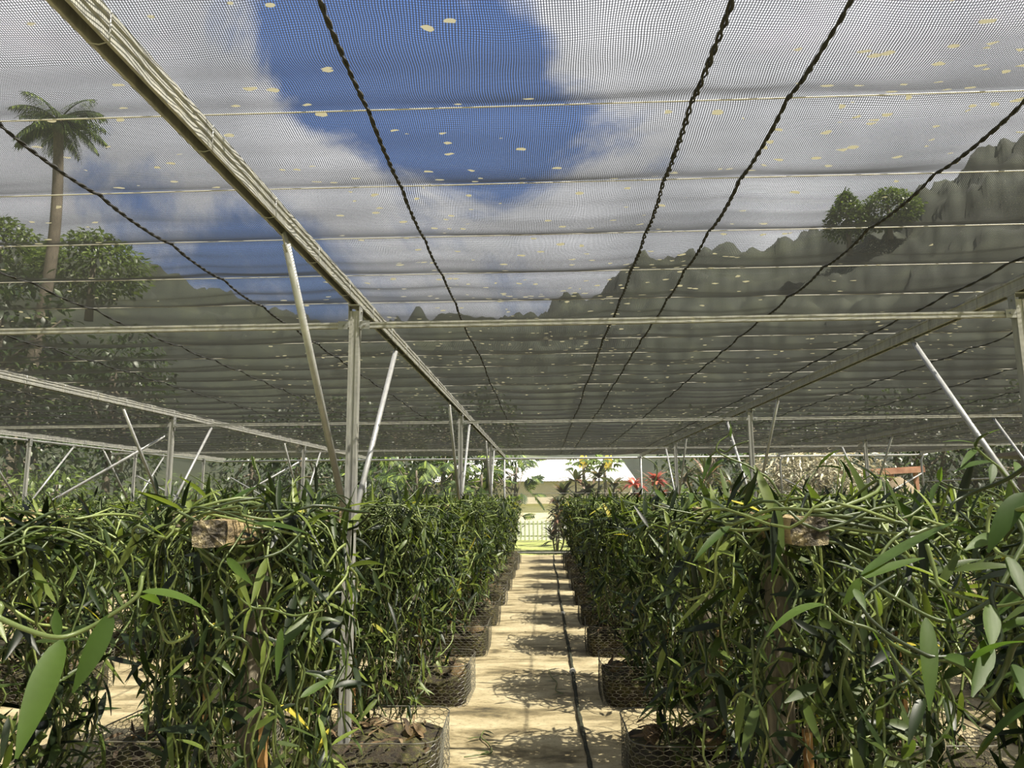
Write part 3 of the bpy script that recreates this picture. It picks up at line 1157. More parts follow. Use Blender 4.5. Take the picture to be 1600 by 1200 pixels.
for (cx, ks, phrase, nb, ns) in COLS:
    for q, k in enumerate(ks):
        y = YS0 + k * DY
        far = k > 4 or cx not in (-1.07, -2.1, 0.90, 1.92)
        jx, jy = R.uniform(-0.04, 0.04), R.uniform(-0.06, 0.06)
        if cx == -2.1:
            jy += 0.1
        vx, vy = cx + jx, y + jy
        if cx == -1.07 and k == 0:
            vx, vy = -1.04, 2.74
        if cx == -1.07 and k == 1:
            vx, vy = -1.07, 5.0
        o = put(vines, cnt * 3 + k, (vx, vy, 0), R.choice((0, PI)) + R.uniform(-0.06, 0.06), R.uniform(0.97, 1.02))
        o.scale.z = R.uniform(0.985, 1.025)
        if cx == -1.07 and k < 2:
            o.scale = (0.80, 0.70, 1.03)
        if cx == 0.90 and k == 0:
            o.scale = (0.95, 0.8, 1.03)
        if far:
            tag(o, 'leafy vanilla vine far down %s' % phrase if cx in (-1.07, -2.1, 0.9, 1.92) else 'leafy vanilla vine in %s' % phrase, 'vine', 'vines in ' + phrase)
        else:
            tag(o, 'vanilla vine on the %s support of %s' % (ORD[k], phrase), 'vine', 'vanilla vines of the central beds')
        if q < ns:
            sx_, sy_, sr_ = cx + jx, y + jy * 0.5, R.uniform(-0.07, 0.07)
            if cx == -1.07 and k == 1:
                sx_, sy_, sr_ = -1.31, 4.98, 0.0
            if cx == -1.07 and k == 0:
                sx_, sy_, sr_ = -1.05, 2.72, 0.03
            if cx == 0.90 and k == 0:
                sx_, sy_, sr_ = 0.79, 2.66, -0.04
            o = put(supports, cnt + k, (sx_, sy_, 0), sr_)
            tag(o, ('timber crossbar support far down %s' % phrase) if far else 'timber crossbar support, %s one of %s' % (ORD[k], phrase), 'plant support', 'timber supports in ' + phrase)
        if q < nb:
            by = y + (0.0 if not (cx == -1.07 and k == 1) else 0.0)
            o = put(baskets, cnt + k, (cx + jx * 0.4, by, 0), R.choice((0, PI)) + R.uniform(-0.05, 0.05))
            tag(o, ('dark wire basket far down %s' % phrase) if far else 'dark honeycomb wire basket, %s one of %s' % (ORD[k], phrase), 'basket', 'wire baskets in ' + phrase)
            o = put(composts, cnt + k, (cx + jx * 0.4, by, 0), R.choice((0, PI)))
            tag(o, ('brown compost in a basket far down %s' % phrase) if far else 'mossy brown compost in the %s basket of %s' % (ORD[k], phrase), 'compost', 'compost heaps in ' + phrase)
    cnt += 1

husks = [make_husk(3.0), make_husk(8.2)]
HK = [(-0.78, 4.55, 0.24, 'big round coconut husk in the basket beside the foreground post'), (-0.72, 6.2, 0.225, 'brown husk at the path corner of the second left basket'), (-1.3, 6.1, 0.24, 'brown husk left of the second left support'),
      (0.62, 4.6, 0.235, 'mossy green husk at the front right basket corner'), (0.9, 4.35, 0.25, 'mossy husk before the wooden post in the front right basket'), (0.6, 6.3, 0.225, 'dark husk at the path corner of the second right basket'),
      (-0.74, 8.05, 0.23, 'small brown husk in the third left basket'), (-3.95, 6.35, 0.235, 'brown husk in the basket across the left aisle')]
for i, (x, y, z, lab) in enumerate(HK):
    o = put(husks, i, (x, y, z - 0.01), R.uniform(0, 6), R.uniform(0.85, 1.15))
    o.rotation_euler = (R.uniform(-.3, .3), R.uniform(-.3, .3), R.uniform(0, 6))
    tag(o, lab, 'coconut husk', 'husks in the baskets')

# mossy hoses down the aisles
for hx, lab in ((0.24, 'dark moss-covered hose running down the central path'), (3.05, 'dark moss-covered hose in the right aisle')):
    t = empty('mossy_hose', (hx, 0, 0))
    tag(t, lab, 'hose', 'aisle hoses')
    g = MB()
    pts, rad = [], []
    y = 1.0
    while y < YF - 0.3:
        pts.append((0.03 * noise.noise(Vector((hx, y * 0.35, 0))) + 0.006 * noise.noise(Vector((hx, y * 5, 0))), y, 0.016))
        rad.append(0.015 * (1 + 0.6 * noise.noise(Vector((hx, y * 7, 3)))))
        y += 0.07
    g.tube(pts, rad, 8)
    g.build('tube', M['hose'], t)
    for y in (7.1, 10.6):
        g = MB()
        g.tube([(0.0 + 0.03 * noise.noise(Vector((hx, y * 0.35, 0))), y, 0.018), (0.03 * noise.noise(Vector((hx, y * 0.35, 0))), y + 0.07, 0.018)], 0.03, 8)
        g.build('connector', M['fitting'], t)


# ------------------------------------------------------------------ foreground shoots seen close up
def hero_vine(label, loc, strands, leaves, extra=None):
    """strands: [(radius, [(px,py,Y)...])], leaves: [(px0,py0,px1,py1,Y0,Y1,width,bend,normal)] in the place the photo shows them"""
    t = empty('vanilla_vine', loc)
    tag(t, label, 'vine', 'foreground vanilla vines')
    b = Vector(loc)
    gs, gl = MB(), MB()
    for (r, ps) in strands:
        ctrl = [(at(*p) if len(p) == 3 and not isinstance(p, Vector) else p) - b for p in ps]
        sp_ = smooth_path(ctrl, 6)
        gs.tube(sp_, [r * (1 - 0.45 * i / len(sp_)) for i in range(len(sp_))], 8)
    for (x0, y0, x1, y1, Ya, Yb, w, bend, nrm) in leaves:
        a, c = at(x0, y0, Ya), at(x1, y1, Yb)
        d = c - a
        n = Vector(nrm)
        # start tilted up against the later bend so that the tip lands where it should
        s = d.normalized().cross(n).normalized()
        nn = s.cross(d.normalized())
        d0 = (d.normalized() * math.cos(bend * 0.85) + nn * math.sin(bend * 0.85))
        gl.leaf(a - b, d0, nn, d.length * 1.04, w * 0.84, bend, 0.22, 12, 1.0)
    if extra:
        extra(gs, gl, b)
    gs.build('stem', M['stem'], t)
    gl.build('foliage', M['hero'], t)
    return t


V = Vector
TOCAM = (0, -1, 0.5)
hero_vine('foreground vine with the biggest hanging leaf at the lower left', (-1.5, 0.9, 0),
          [(0.0052, [V((-1.5, 0.9, 0.0)), V((-1.5, 0.9, 0.8)), V((-1.42, 1.0, 1.3)), V((-1.2, 1.05, 1.38)), (-40, 945, 1.1), (0, 966, 1.1), (45, 985, 1.1), (90, 996, 1.1), (130, 985, 1.12), (175, 960, 1.13), (215, 930, 1.14), (222, 900, 1.15)])],
          [(96, 1000, 28, 1178, 1.08, 1.0, 0.045, 0.12, (0.35, -1, 0.25)), (174, 958, 116, 1078, 1.13, 1.1, 0.036, 0.1, (0.7, -0.75, 0.1)),
           (92, 995, 87, 952, 1.1, 1.12, 0.018, 0.0, TOCAM), (222, 925, 325, 955, 1.14, 1.2, 0.03, 0.35, (0.1, -0.4, 1)), (222, 930, 250, 945, 1.14, 1.25, 0.02, 0.1, (0, -1, 1)),
           (-30, 950, -90, 1050, 1.1, 1.1, 0.04, 0.1, TOCAM)])


def leafy(strs, seed, every=0.085, lo=0.1, hi=0.17):
    rg = random.Random(seed)

    def f(gs, gl, b):
        for (r, ps) in strs:
            ctrl = [(at(*p) if not isinstance(p, Vector) else p) - b for p in ps]
            pts = smooth_path(ctrl, 6)
            gs.tube(pts, r, 7)
            strand_leaves(gl, pts, every, lo, hi, 0.04, rg, 0.2, Vector((0.2, 0.6, 1.3)))
    return f


hero_vine('foreground vine sprawling in from the right edge with long looping shoots', (1.5, 1.05, 0),
          [(0.0050, [V((1.5, 1.05, 0.4)), V((1.35, 1.1, 1.2)), (1640, 800, 1.35), (1600, 850, 1.33), (1555, 930, 1.3), (1520, 955, 1.3), (1488, 970, 1.3), (1455, 965, 1.3), (1400, 935, 1.3), (1345, 902, 1.3)]),
           (0.0044, [V((1.5, 1.05, 0.6)), (1640, 960, 1.25), (1560, 1010, 1.25), (1470, 1027, 1.25), (1430, 1015, 1.25), (1380, 985, 1.25), (1348, 950, 1.26), (1358, 925, 1.27), (1400, 898, 1.28)]),
           (0.0042, [(1560, 1110, 1.3), (1500, 1040, 1.28), (1440, 1028, 1.27), (1400, 1010, 1.26), (1360, 983, 1.25), (1320, 970, 1.25), (1290, 947, 1.25)]),
           (0.0042, [(1448, 850, 1.35), (1460, 890, 1.34), (1470, 918, 1.33), (1515, 937, 1.32), (1560, 947, 1.3), (1640, 930, 1.25)]),
           (0.0055, [(1640, 985, 1.1), (1590, 1000, 1.15), (1572, 1040, 1.2), (1545, 1090, 1.2), (1530, 1088, 1.22)]),
           (0.0045, [(1660, 770, 1.2), (1580, 800, 1.3), (1550, 790, 1.4), (1545, 840, 1.4), (1575, 870, 1.35), (1640, 860, 1.3)]),
           (0.0045, [(1640, 700, 1.3), (1580, 745, 1.4), (1520, 770, 1.5), (1490, 785, 1.5), (1485, 800, 1.5)])],
          [(1447, 965, 1452, 1105, 1.28, 1.22, 0.033, 0.12, TOCAM), (1462, 1035, 1492, 1175, 1.26, 1.2, 0.034, 0.1, (0.9, -0.4, 0.1)), (1362, 985, 1400, 1062, 1.25, 1.2, 0.026, 0.1, (0.9, -0.4, 0.2)),
           (1290, 945, 1198, 992, 1.25, 1.2, 0.022, 0.45, (0, -0.3, 1)), (1466, 918, 1496, 1008, 1.33, 1.28, 0.028, 0.1, (0.9, -0.5, 0.2)), (1344, 905, 1442, 872, 1.3, 1.4, 0.022, 0.1, (-0.3, -0.7, 0.7)),
           (1346, 898, 1492, 815, 1.3, 1.6, 0.032, 0.05, (-0.4, -0.5, 0.8)), (1345, 903, 1318, 945, 1.3, 1.3, 0.018, 0.1, TOCAM), (1335, 920, 1352, 952, 1.27, 1.24, 0.018, 0.1, TOCAM),
           (1548, 945, 1548, 1010, 1.25, 1.2, 0.032, 0.05, TOCAM), (1530, 985, 1548, 1020, 1.25, 1.18, 0.03, 0.1, (0.3, -1, 0.3)), (1545, 1000, 1520, 1085, 1.22, 1.15, 0.034, 0.1, TOCAM),
           (1515, 1035, 1640, 1005, 1.2, 1.0, 0.024, 0.25, (0, -0.4, 1)), (1475, 1025, 1530, 1050, 1.25, 1.2, 0.028, 0.35, (0, -0.8, 0.8)), (1590, 1040, 1600, 1090, 1.15, 1.1, 0.035, 0.1, TOCAM),
           (1600, 770, 1545, 860, 1.3, 1.28, 0.04, 0.3, (-0.3, -0.6, 0.6)), (1562, 840, 1510, 858, 1.35, 1.3, 0.03, 0.3, (0, -0.7, 0.7)), (1575, 870, 1600, 930, 1.3, 1.25, 0.03, 0.1, TOCAM), (1590, 800, 1640, 860, 1.3, 1.2, 0.035, 0.1, TOCAM)],
          leafy([(0.0045, [V((1.45, 1.2, 1.5)), V((1.2, 1.3, 1.56)), V((1.0, 1.42, 1.5)), V((0.92, 1.45, 1.3)), V((0.9, 1.4, 1.0)), V((0.93, 1.38, 0.7)), V((0.95, 1.4, 0.4))]),
                 (0.0045, [V((1.5, 1.3, 1.5)), V((1.25, 1.5, 1.58)), V((1.06, 1.6, 1.52)), V((1.0, 1.6, 1.2)), V((1.02, 1.5, 0.8)), V((1.0, 1.5, 0.4))])], 5))
hero_vine('slender shoots curling up above the right bed before the steel posts', (0.95, 2.7, 0),
          [(0.0045, [V((0.95, 2.7, 1.45)), (1235, 800, 2.6), (1205, 752, 2.6), (1186, 738, 2.6), (1165, 726, 2.6), (1138, 715, 2.6), (1120, 704, 2.6), (1124, 690, 2.6), (1138, 680, 2.6), (1141, 668, 2.6)]),
           (0.0036, [(1124, 702, 2.6), (1135, 706, 2.58), (1148, 696, 2.56), (1170, 689, 2.55)]),
           (0.0036, [(1120, 704, 2.6), (1108, 716, 2.62), (1100, 735, 2.64), (1098, 765, 2.65)]),
           (0.0034, [V((0.9, 2.95, 1.48)), (1023, 790, 2.9), (1021, 765, 2.9), (1027, 735, 2.9), (1020, 722, 2.9), (1003, 713, 2.9)])],
          [(1141, 684, 1141, 662, 2.6, 2.6, 0.018, 0.1, (1, -1, 0)), (1150, 681, 1165, 682, 2.55, 2.5, 0.012, 0.1, (0, -.3, 1)), (1110, 712, 1098, 750, 2.62, 2.6, 0.02, 0.1, TOCAM), (1160, 726, 1172, 748, 2.6, 2.55, 0.026, 0.1, TOCAM),
           (1128, 718, 1105, 745, 2.6, 2.6, 0.02, 0.2, (0, -.5, 1)), (1223, 812, 1206, 905, 2.35, 2.25, 0.034, 0.12, TOCAM), (1140, 822, 1085, 875, 2.3, 2.2, 0.03, 0.25, (-.2, -.7, .6)), (1024, 765, 1040, 785, 2.9, 2.85, 0.025, 0.2, TOCAM),
           (1080, 770, 1080, 785, 2.5, 2.45, 0.022, 0.1, TOCAM)])
hero_vine('young shoot standing up from the left bed beside the post', (-1.0, 2.75, 0),
          [(0.0042, [V((-1.0, 2.75, 1.42)), (345, 800, 2.6), (375, 782, 2.6), (403, 757, 2.6), (404, 742, 2.6), (399, 728, 2.6), (396, 714, 2.6)]),
           (0.0042, [(403, 757, 2.6), (418, 762, 2.58), (426, 775, 2.57), (430, 800, 2.56)]),
           (0.0046, [V((-1.2, 2.5, 1.48)), (300, 795, 2.35), (345, 800, 2.3), (395, 815, 2.25), (440, 820, 2.3)])],
          [(400, 735, 393, 712, 2.6, 2.6, 0.012, 0.1, TOCAM), (403, 760, 340, 800, 2.6, 2.45, 0.03, 0.2, (0, -.5, 1)), (395, 818, 478, 832, 2.25, 2.15, 0.03, 0.15, (0, -.5, 1)), (355, 872, 393, 912, 2.25, 2.15, 0.03, 0.1, TOCAM), (440, 982, 433, 1060, 2.25, 2.2, 0.028, 0.08, TOCAM),
           (470, 1090, 520, 1060, 2.2, 2.3, 0.028, 0.2, TOCAM)])
hero_vine('shoot with narrow leaves rising before the long brace at upper right', (1.2, 1.9, 0),
          [(0.0042, [V((1.25, 1.9, 1.45)), (1590, 770, 1.8), (1565, 735, 1.8), (1550, 722, 1.8), (1538, 712, 1.8), (1524, 697, 1.8), (1527, 688, 1.8), (1540, 680, 1.8)]),
           (0.0036, [(1524, 697, 1.8), (1530, 684, 1.78), (1545, 676, 1.76)]),
           (0.0038, [V((1.25, 1.9, 1.45)), (1560, 775, 1.8), (1500, 765, 1.8), (1468, 752, 1.8)])],
          [(1524, 693, 1475, 690, 1.8, 1.75, 0.014, 0.15, (0, -.4, 1)), (1552, 722, 1493, 736, 1.8, 1.7, 0.026, 0.15, (0, -.4, 1)), (1470, 752, 1455, 785, 1.8, 1.7, 0.022, 0.2, (-.7, -.5, .3)), (1468, 752, 1471, 730, 1.8, 1.78, 0.02, 0.1, (-.7, -.5, .3)),
           (1525, 703, 1502, 728, 1.8, 1.7, 0.018, 0.2, (0, -.6, .8)), (1540, 680, 1566, 670, 1.8, 1.75, 0.01, 0.1, (0, -.4, 1)), (1552, 725, 1548, 755, 1.78, 1.75, 0.022, 0.1, TOCAM), (1588, 722, 1590, 745, 1.75, 1.7, 0.022, 0.1, TOCAM)])
o = put(vines, 1, (1.38, 0.95, 0), 0.0, 1.0)
tag(o, 'dark-leaved vanilla vine filling the lower right corner', 'vine', 'foreground vanilla vines')
o = put(supports, 1, (1.38, 1.15, 0), 0.0)
tag(o, 'weathered crossbar support half hidden at the right edge', 'plant support', 'foreground supports')
o = put(vines, 3, (-2.3, 1.2, 0), PI, 0.97)
tag(o, 'vanilla vine at the left edge behind the big leaf', 'vine', 'foreground vanilla vines')

def floor_at(px, py, z=0.015):
    r = C2W @ Vector(((px - 800) / F, -(py - 600) / F, -1))
    return r * ((z - CAMH) / r.z) + Vector((0, 0, CAMH))


for lab, pxs in (('small green vine cutting lying on the path before the second left basket', [(725, 1183), (748, 1180), (768, 1176), (763, 1162), (752, 1152), (756, 1142)]),
                 ('thin dry vine cutting lying near the hose on the path', [(858, 1046), (862, 1058), (870, 1066), (868, 1078), (880, 1084)])):
    ps = [floor_at(*p) for p in pxs]
    t = empty('vine_cutting', ps[0])
    tag(t, lab, 'vine cutting')
    g, gl = MB(), MB()
    ctrl = [p - ps[0] for p in ps]
    g.tube(smooth_path(ctrl, 5), 0.004, 5)
    g.build('stem', M['stem'], t)
    for i, p in enumerate(ctrl[1:]):
        gl.leaf(p, V(((-1) ** i * .8, .3 - .3 * i, .15)), V((0, 0, 1)), .11, .022, .1, .2, 5)
    gl.build('foliage', M['leaf'], t)

# ------------------------------------------------------------------ plants and buildings beyond the nets
def lobed_leaf(gl, base, d, nrm, ln):
    """deeply cut breadfruit leaf"""
    d = d.normalized()
    s = d.cross(nrm).normalized()
    n = s.cross(d)
    gl.leaf(base, d, n, ln, ln * 0.16, 0.25, 0.15, 5)
    for i in range(6):
        t = 0.16 + 0.13 * i
        w = ln * 0.48 * math.sin(PI * (0.28 + 0.62 * t))
        for sg in (-1, 1):
            dd = s * sg * 0.95 + d * 0.62 - n * 0.2
            gl.leaf(base + d * ln * t - n * ln * 0.25 * t * t, dd, n, w, ln * 0.13, 0.3, 0.1, 3)


def tree(name, label, cat, loc, h, crown, nleaf, lf, leafmat, trunk_r=0.08, kind='oval', seed=1, group=None, trunkmat='bark'):
    rg = random.Random(seed)
    t = empty(name, loc)
    tag(t, label, cat, group)
    g = MB()
    top = Vector((rg.uniform(-.2, .2), rg.uniform(-.2, .2), h * 0.8))
    g.tube(smooth_path([Vector((0, 0, 0)), Vector((top.x * .3, top.y * .6, h * 0.35)), top], 4), [trunk_r * (1 - 0.06 * i) for i in range(9)], 8)
    for k in range(7):
        a = rg.uniform(0, 6.28)
        e = Vector((math.cos(a) * crown[0] * .7, math.sin(a) * crown[1] * .7, h - crown[2] + rg.uniform(-.6, .6) * crown[2]))
        g.tube([top * rg.uniform(.45, .95), e], [trunk_r * .4, trunk_r * .15], 5)
    g.build('trunk', M[trunkmat], t)
    gl = MB()
    for i in range(nleaf):
        v = Vector((rg.gauss(0, 1), rg.gauss(0, 1), rg.gauss(0, 1))).normalized() * rg.uniform(0.35, 1) ** 0.6
        p = Vector((v.x * crown[0], v.y * crown[1], h - crown[2] + v.z * crown[2]))
        if p.z < 0.1:
            p.z = 0.1 + rg.random() * .3
        lf(gl, p, v, rg)
    gl.build('foliage', M[leafmat], t)
    return t


def lf_lobed(sz):
    def f(gl, p, v, rg):
        d = Vector((v.x + rg.uniform(-.5, .5), v.y + rg.uniform(-.5, .5), rg.uniform(-.7, .35)))
        lobed_leaf(gl, p, d, Vector((rg.uniform(-.3, .3), rg.uniform(-.8, .1), 1)), sz * rg.uniform(.75, 1.2))
    return f


def lf_simple(lo, hi, w=0.35, droop=0.5, seg=3):
    def f(gl, p, v, rg):
        d = Vector((v.x + rg.uniform(-.8, .8), v.y + rg.uniform(-.8, .8), rg.uniform(-droop - .5, .6)))
        ln = rg.uniform(lo, hi)
        gl.leaf(p, d, Vector((rg.uniform(-.6, .6), rg.uniform(-.6, .6), 1)), ln, ln * w, 0.3, 0.15, seg)
    return f


def X_at(px, Y):
    return at(px, 760, Y).x


# breadfruit trees left of the path end
bt = [(600, 25.5, 3.6), (655, 24.6, 3.3), (700, 26.0, 3.5), (750, 24.4, 3.1), (800, 25.0, 3.4)]
btn = ['leftmost lobed-leaf breadfruit tree beyond the far net', 'breadfruit tree with a bright leaf between post and braces', 'breadfruit tree behind the second-row post', 'low breadfruit tree with yellow-green leaf near the path', 'breadfruit tree overhanging the left of the path end']
for i, (px, Y, h) in enumerate(bt):
    tree('breadfruit_tree', btn[i], 'tree', (X_at(px, Y), Y, -0.08), h, (1.0, 0.9, 1.25), 38, lf_lobed(0.6), 'bread', 0.06, seed=50 + i, group='breadfruit trees beyond the net')
# dark hedge of trees behind
for i, (px, Y) in enumerate([(390, 30), (470, 29), (545, 31), (620, 29.5), (690, 31), (760, 29.5)]):
    tree('dark_tree', 'dense dark tree behind the far net wall left of the path', 'tree', (X_at(px, Y), Y, -0.08), 5.4 + (i % 3) * .5, (1.7, 1.4, 2.6), 1500, lf_simple(.16, .34, .4), 'darkfol', 0.14, seed=70 + i, group='dark trees behind the breadfruits')
# outside the left net wall
for i, y in enumerate((11.5, 14, 16.5, 19, 21.6, 24)):
    tree('dark_tree', 'tall dark tree outside the left net wall', 'tree', (-13.6 - (i % 2) * 1.1, y + 1.0, -0.08), 6.0 + (i % 3), (1.9, 1.8, 3.0), 1500, lf_simple(.18, .36, .4), 'darkfol', 0.15, seed=90 + i, group='trees outside the left wall')
for i, y in enumerate((12, 13.8, 15.6, 17.6, 19.5, 21.4)):
    tree('green_shrub', 'yellow-green shrub against the outside of the left net wall', 'shrub', (-11.2 + (i % 2) * .3, y + 1.0, -0.08), 2.1 + .25 * (i % 3), (0.9, 0.9, 1.0), 620, lf_simple(.14, .3, .3), 'midfol', 0.05, seed=110 + i, group='shrubs outside the left wall')


def rosette(gl, c, n, ln, w, rg, up=0.3):
    for i in range(n):
        a = rg.uniform(0, 6.28)
        e = rg.uniform(-0.15, 1.2)
        d = Vector((math.cos(a) * math.cos(e), math.sin(a) * math.cos(e), math.sin(e) + up * 0.3))
        gl.leaf(c + d * 0.03, d, Vector((0, 0, 1)) + d * -0.2, ln * rg.uniform(.7, 1.15), w * rg.uniform(.8, 1.2), 0.5, 0.2, 6)


def cane_plant(name, label, cat, loc, heads, ln, w, mt, n=26, seed=1, group=None):
    rg = random.Random(seed)
    t = empty(name, loc)
    tag(t, label, cat, group)
    gl = MB()
    for (x, y, z) in heads:
        g = MB()
        g.tube(smooth_path([Vector((x * .3, y * .3, 0)), Vector((x * .8, y * .8, z * .5)), Vector((x, y, z))], 4), 0.025, 6)
        g.build('cane', M['bark'], t)
        rosette(gl, Vector((x, y, z)), n, ln, w, rg)
        rosette(gl, Vector((x * .9, y * .9, z * .75)), n // 2, ln, w, rg, 0)
    gl.build('foliage', M[mt], t)
    return t


Yc = 23.6
cane_plant('cordyline', 'dark reddish cordyline clump behind the net right of the path', 'shrub', (X_at(905, Yc), Yc, -0.08), [(-0.5, 0, 1.75), (-0.1, .2, 2.2), (0.3, 0, 1.8), (0.65, .2, 2.3), (0.1, -.3, 1.2), (1.1, 0, 2.0), (-0.6, .1, 1.2)], 0.66, 0.14, 'cordy', seed=3)
cane_plant('cordyline', 'low spiky cordyline beside the end of the path', 'shrub', (X_at(868, 23.0), 23.0, -0.08), [(0, 0, 1.0), (0.25, .1, 0.55), (0.1, .2, 1.35), (-.1, .1, .5)], 0.55, 0.075, 'cordy', seed=4)
for i, (px, Y, h) in enumerate(((912, 26.5, 3.25), (945, 26.0, 3.2))):
    rg = random.Random(20 + i)
    t = empty('papaya_tree', (X_at(px, Y), Y, -0.08))
    tag(t, ['slim papaya tree with one yellow leaf right of the path end', 'papaya tree with hanging yellow leaves right of the slim one'][i], 'tree', 'papaya trees')
    g = MB()
    g.tube([(0, 0, 0), (0.03, 0, h * .5), (0, 0, h - .1)], [0.07, 0.06, 0.05], 8)
    g.build('trunk', M['bark'], t)
    gl = MB()
    for k in range(12):
        a = k * 2.4
        d = Vector((math.cos(a), math.sin(a), rg.uniform(-.25, .35)))
        p = Vector((0, 0, h - .1 - .03 * k)) + d * .45
        for j in range(7):
            b = a + (j - 3) * 0.45
            gl.leaf(p, Vector((math.cos(b), math.sin(b), -.25)), V((0, 0, 1)), rg.uniform(.25, .4), .11, .3, .1, 4)
    gl.build('foliage', M['midfol'], t)
    gy = MB()
    for k in range(7):
        gy.leaf(Vector((rg.uniform(-.12, .12) + .15 * i, -.2, h - .05)), V((rg.uniform(-.3, .3), -.1, -1)), V((0, -1, 0)), .5, .1, .05, .1, 4)
    gy.build('yellow_leaf', M['yellowfol'], t)
for i, px in enumerate((990, 1026)):
    Y = 23.0 + .3 * i
    rg = random.Random(40 + i)
    t = empty('red_ginger', (X_at(px, Y), Y, -0.08))
    tag(t, ['red-topped cordyline left of a far wall pipe', 'taller red-topped cordyline right of a far wall pipe'][i], 'plant', 'red plants behind the net')
    g = MB()
    g.tube([(0, 0, 0), (0.02, 0, 1.9)], 0.025, 6)
    g.build('cane', M['bark'], t)
    gr_ = MB()
    rosette(gr_, V((0, 0, 2.05 + .12 * i)), 34, .45, .13, rg)
    rosette(gr_, V((0.05, 0, 1.6)), 24, .42, .12, rg)
    gr_.build('red_bract', M['red'], t)
    gl = MB()
    rosette(gl, V((0, 0, 1.25)), 24, .5, .12, rg)
    gl.build('foliage', M['midfol'], t)
cane_plant('heliconia', 'broad-leaved yellow-green plant behind the right bed', 'plant', (X_at(1080, 23.2), 23.2, -0.08), [(-.8, 0, 1.3), (-.3, .2, 1.5), (.2, 0, 1.35), (.6, .2, 1.5)], .9, .17, 'midfol', 16, 6)
cane_plant('striped_plant', 'upright strap-leaved plant behind the broad-leaved one', 'plant', (X_at(1090, 25), 25, -0.08), [(-1.3, 0, 1.9), (-.5, 0, 2.1), (.3, 0, 2.2), (1.2, .3, 2.0)], 1.2, .09, 'cordy', 30, 8)
for i, (px, Y) in enumerate(((1215, 24.2), (1285, 23.8), (1250, 25.2), (1330, 24.6))):
    tree('pale_shrub', 'pale dry-leaved shrub behind the net at the right', 'shrub', (X_at(px, Y), Y, -0.08), 3.5, (1.3, .9, 1.5), 900, lf_simple(.16, .34, .22, .3), 'palefol', 0.05, seed=130 + i, group='pale shrubs behind the net')
for i, (px, Y, h, hw) in enumerate(((1155, 24.0, 1.95, 1.1), (1405, 24.2, 2.3, 1.5), (1330, 24.0, 2.0, 1.0))):
    g = MB()
    nr, na = 8, 28
    for a_ in range(nr):
        s = 1 - a_ / (nr - 1) * .97
        for k in range(na):
            b = 2 * PI * k / na
            q = 1 + .14 * noise.noise(V((math.cos(b) * 3, math.sin(b) * 3, a_ * .4 + i * 5)))
            g.v.append(V((math.cos(b) * hw * s * q, math.sin(b) * hw * .7 * s * q, h * (1 - s ** 1.5))))
    for a_ in range(nr - 1):
        for k in range(na):
            g.f.append((a_ * na + k, a_ * na + (k + 1) % na, (a_ + 1) * na + (k + 1) % na, (a_ + 1) * na + k))
    o = g.build('dry_heap', M['thatch'], loc=(X_at(px, Y), Y, -0.08))
    tag(o, ['brown dry brush heap right of the broad-leaved plant', 'tan cone of dry thatch left of the right corner pipe', 'brown heap under the rusty roof'][i], 'heap', 'dry heaps behind the net')
for i, (px, Y) in enumerate(((1110, 28), (1180, 29), (1400, 29), (1470, 28.5), (1530, 29), (1600, 28), (1290, 29.5))):
    tree('dark_tree', 'dark tree behind the far net wall at the right', 'tree', (X_at(px, Y), Y, -0.08), 5.2 + (i % 3) * .4, (2.0, 1.5, 2.6), 1300, lf_simple(.16, .34, .4), 'darkfol', 0.14, seed=150 + i, group='dark trees at the right')
# small roof on posts
t = empty('open_shed', (X_at(1370, 26), 26, -0.08))
tag(t, 'small open shed with rusty flat roof behind the far net', 'shed')
g = MB()
g.box((0, 0, 2.55), (2.4, 1.8, 0.09), Matrix.Rotation(-0.05, 3, 'Y'))
g.box((0, -.92, 2.47), (2.4, .05, 0.16), Matrix.Rotation(-0.05, 3, 'Y'))
g.build('roof', M['rust'], t, smooth=False)
for sx in (-.9, .2, 1.0):
    g = MB()
    g.box((sx, -.7, 1.22), (.12, .12, 2.44))
    g.build('leg', M['rust'], t, smooth=False)
t = empty('garden_shed', (12.9, 19.0, -0.08))
tag(t, 'dark board shed outside the right net wall with terracotta panels', 'shed')
g = MB()
g.box((0.6, 0, 1.3), (1.2, 3.6, 2.6))
g.build('wall', M['shed'], t, smooth=False)
g = MB()
g.box((0.5, 0, 2.68), (2.0, 4.2, 0.1), Matrix.Rotation(.08, 3, 'Y'))
g.build('roof', M['shed'], t, smooth=False)
for yy in (-1.1, 0.5):
    g = MB()
    g.box((-0.03, yy, 1.0), (0.05, .9, 1.5))
    g.build('panel', M['terra'], t, smooth=False)

# pale building with a white roof behind the path end
t = empty('pale_building', (X_at(870, 36), 36, -0.08))
tag(t, 'pale cream building with white roof beyond the path end', 'building')
g = MB()
g.box((-1.2, 2.5, 1.2), (9.6, 5, 2.4))
g.build('wall', M['cream'], t, smooth=False)
g = MB()
g.box((-1.2, -0.06, 1.98), (9.6, 0.1, 1.1))
g.build('eave_shade_band', M['tan'], t, smooth=False)  # shadow under the eave, painted as a tan strip on the wall front
g = MB()
prof_r = []
for i in range(131):
    prof_r.append(V((-6.2 + i * .077, -0.3, 2.5 + (.02 if i % 2 else 0))))
vs = prof_r + [p + V((0, 7.1, 1.45)) for p in prof_r]
g.add(vs, [(i, i + 1, 131 + i + 1, 131 + i) for i in range(130)])
vs2 = [p - V((0, 0, .03)) for p in vs]
g.add(vs2, [(131 + i, 131 + i + 1, i + 1, i) for i in range(130)])
g.build('roof', M['tin'], t, smooth=False)
t = empty('white_low_wall', (X_at(850, 31) + 0.6, 31, -0.08))
tag(t, 'low white wall behind the picket fence', 'wall')
g = MB()
g.box((0, 0, .38), (6.2, .15, .76))
g.build('wall_panel', M['whitewall'], t, smooth=False)
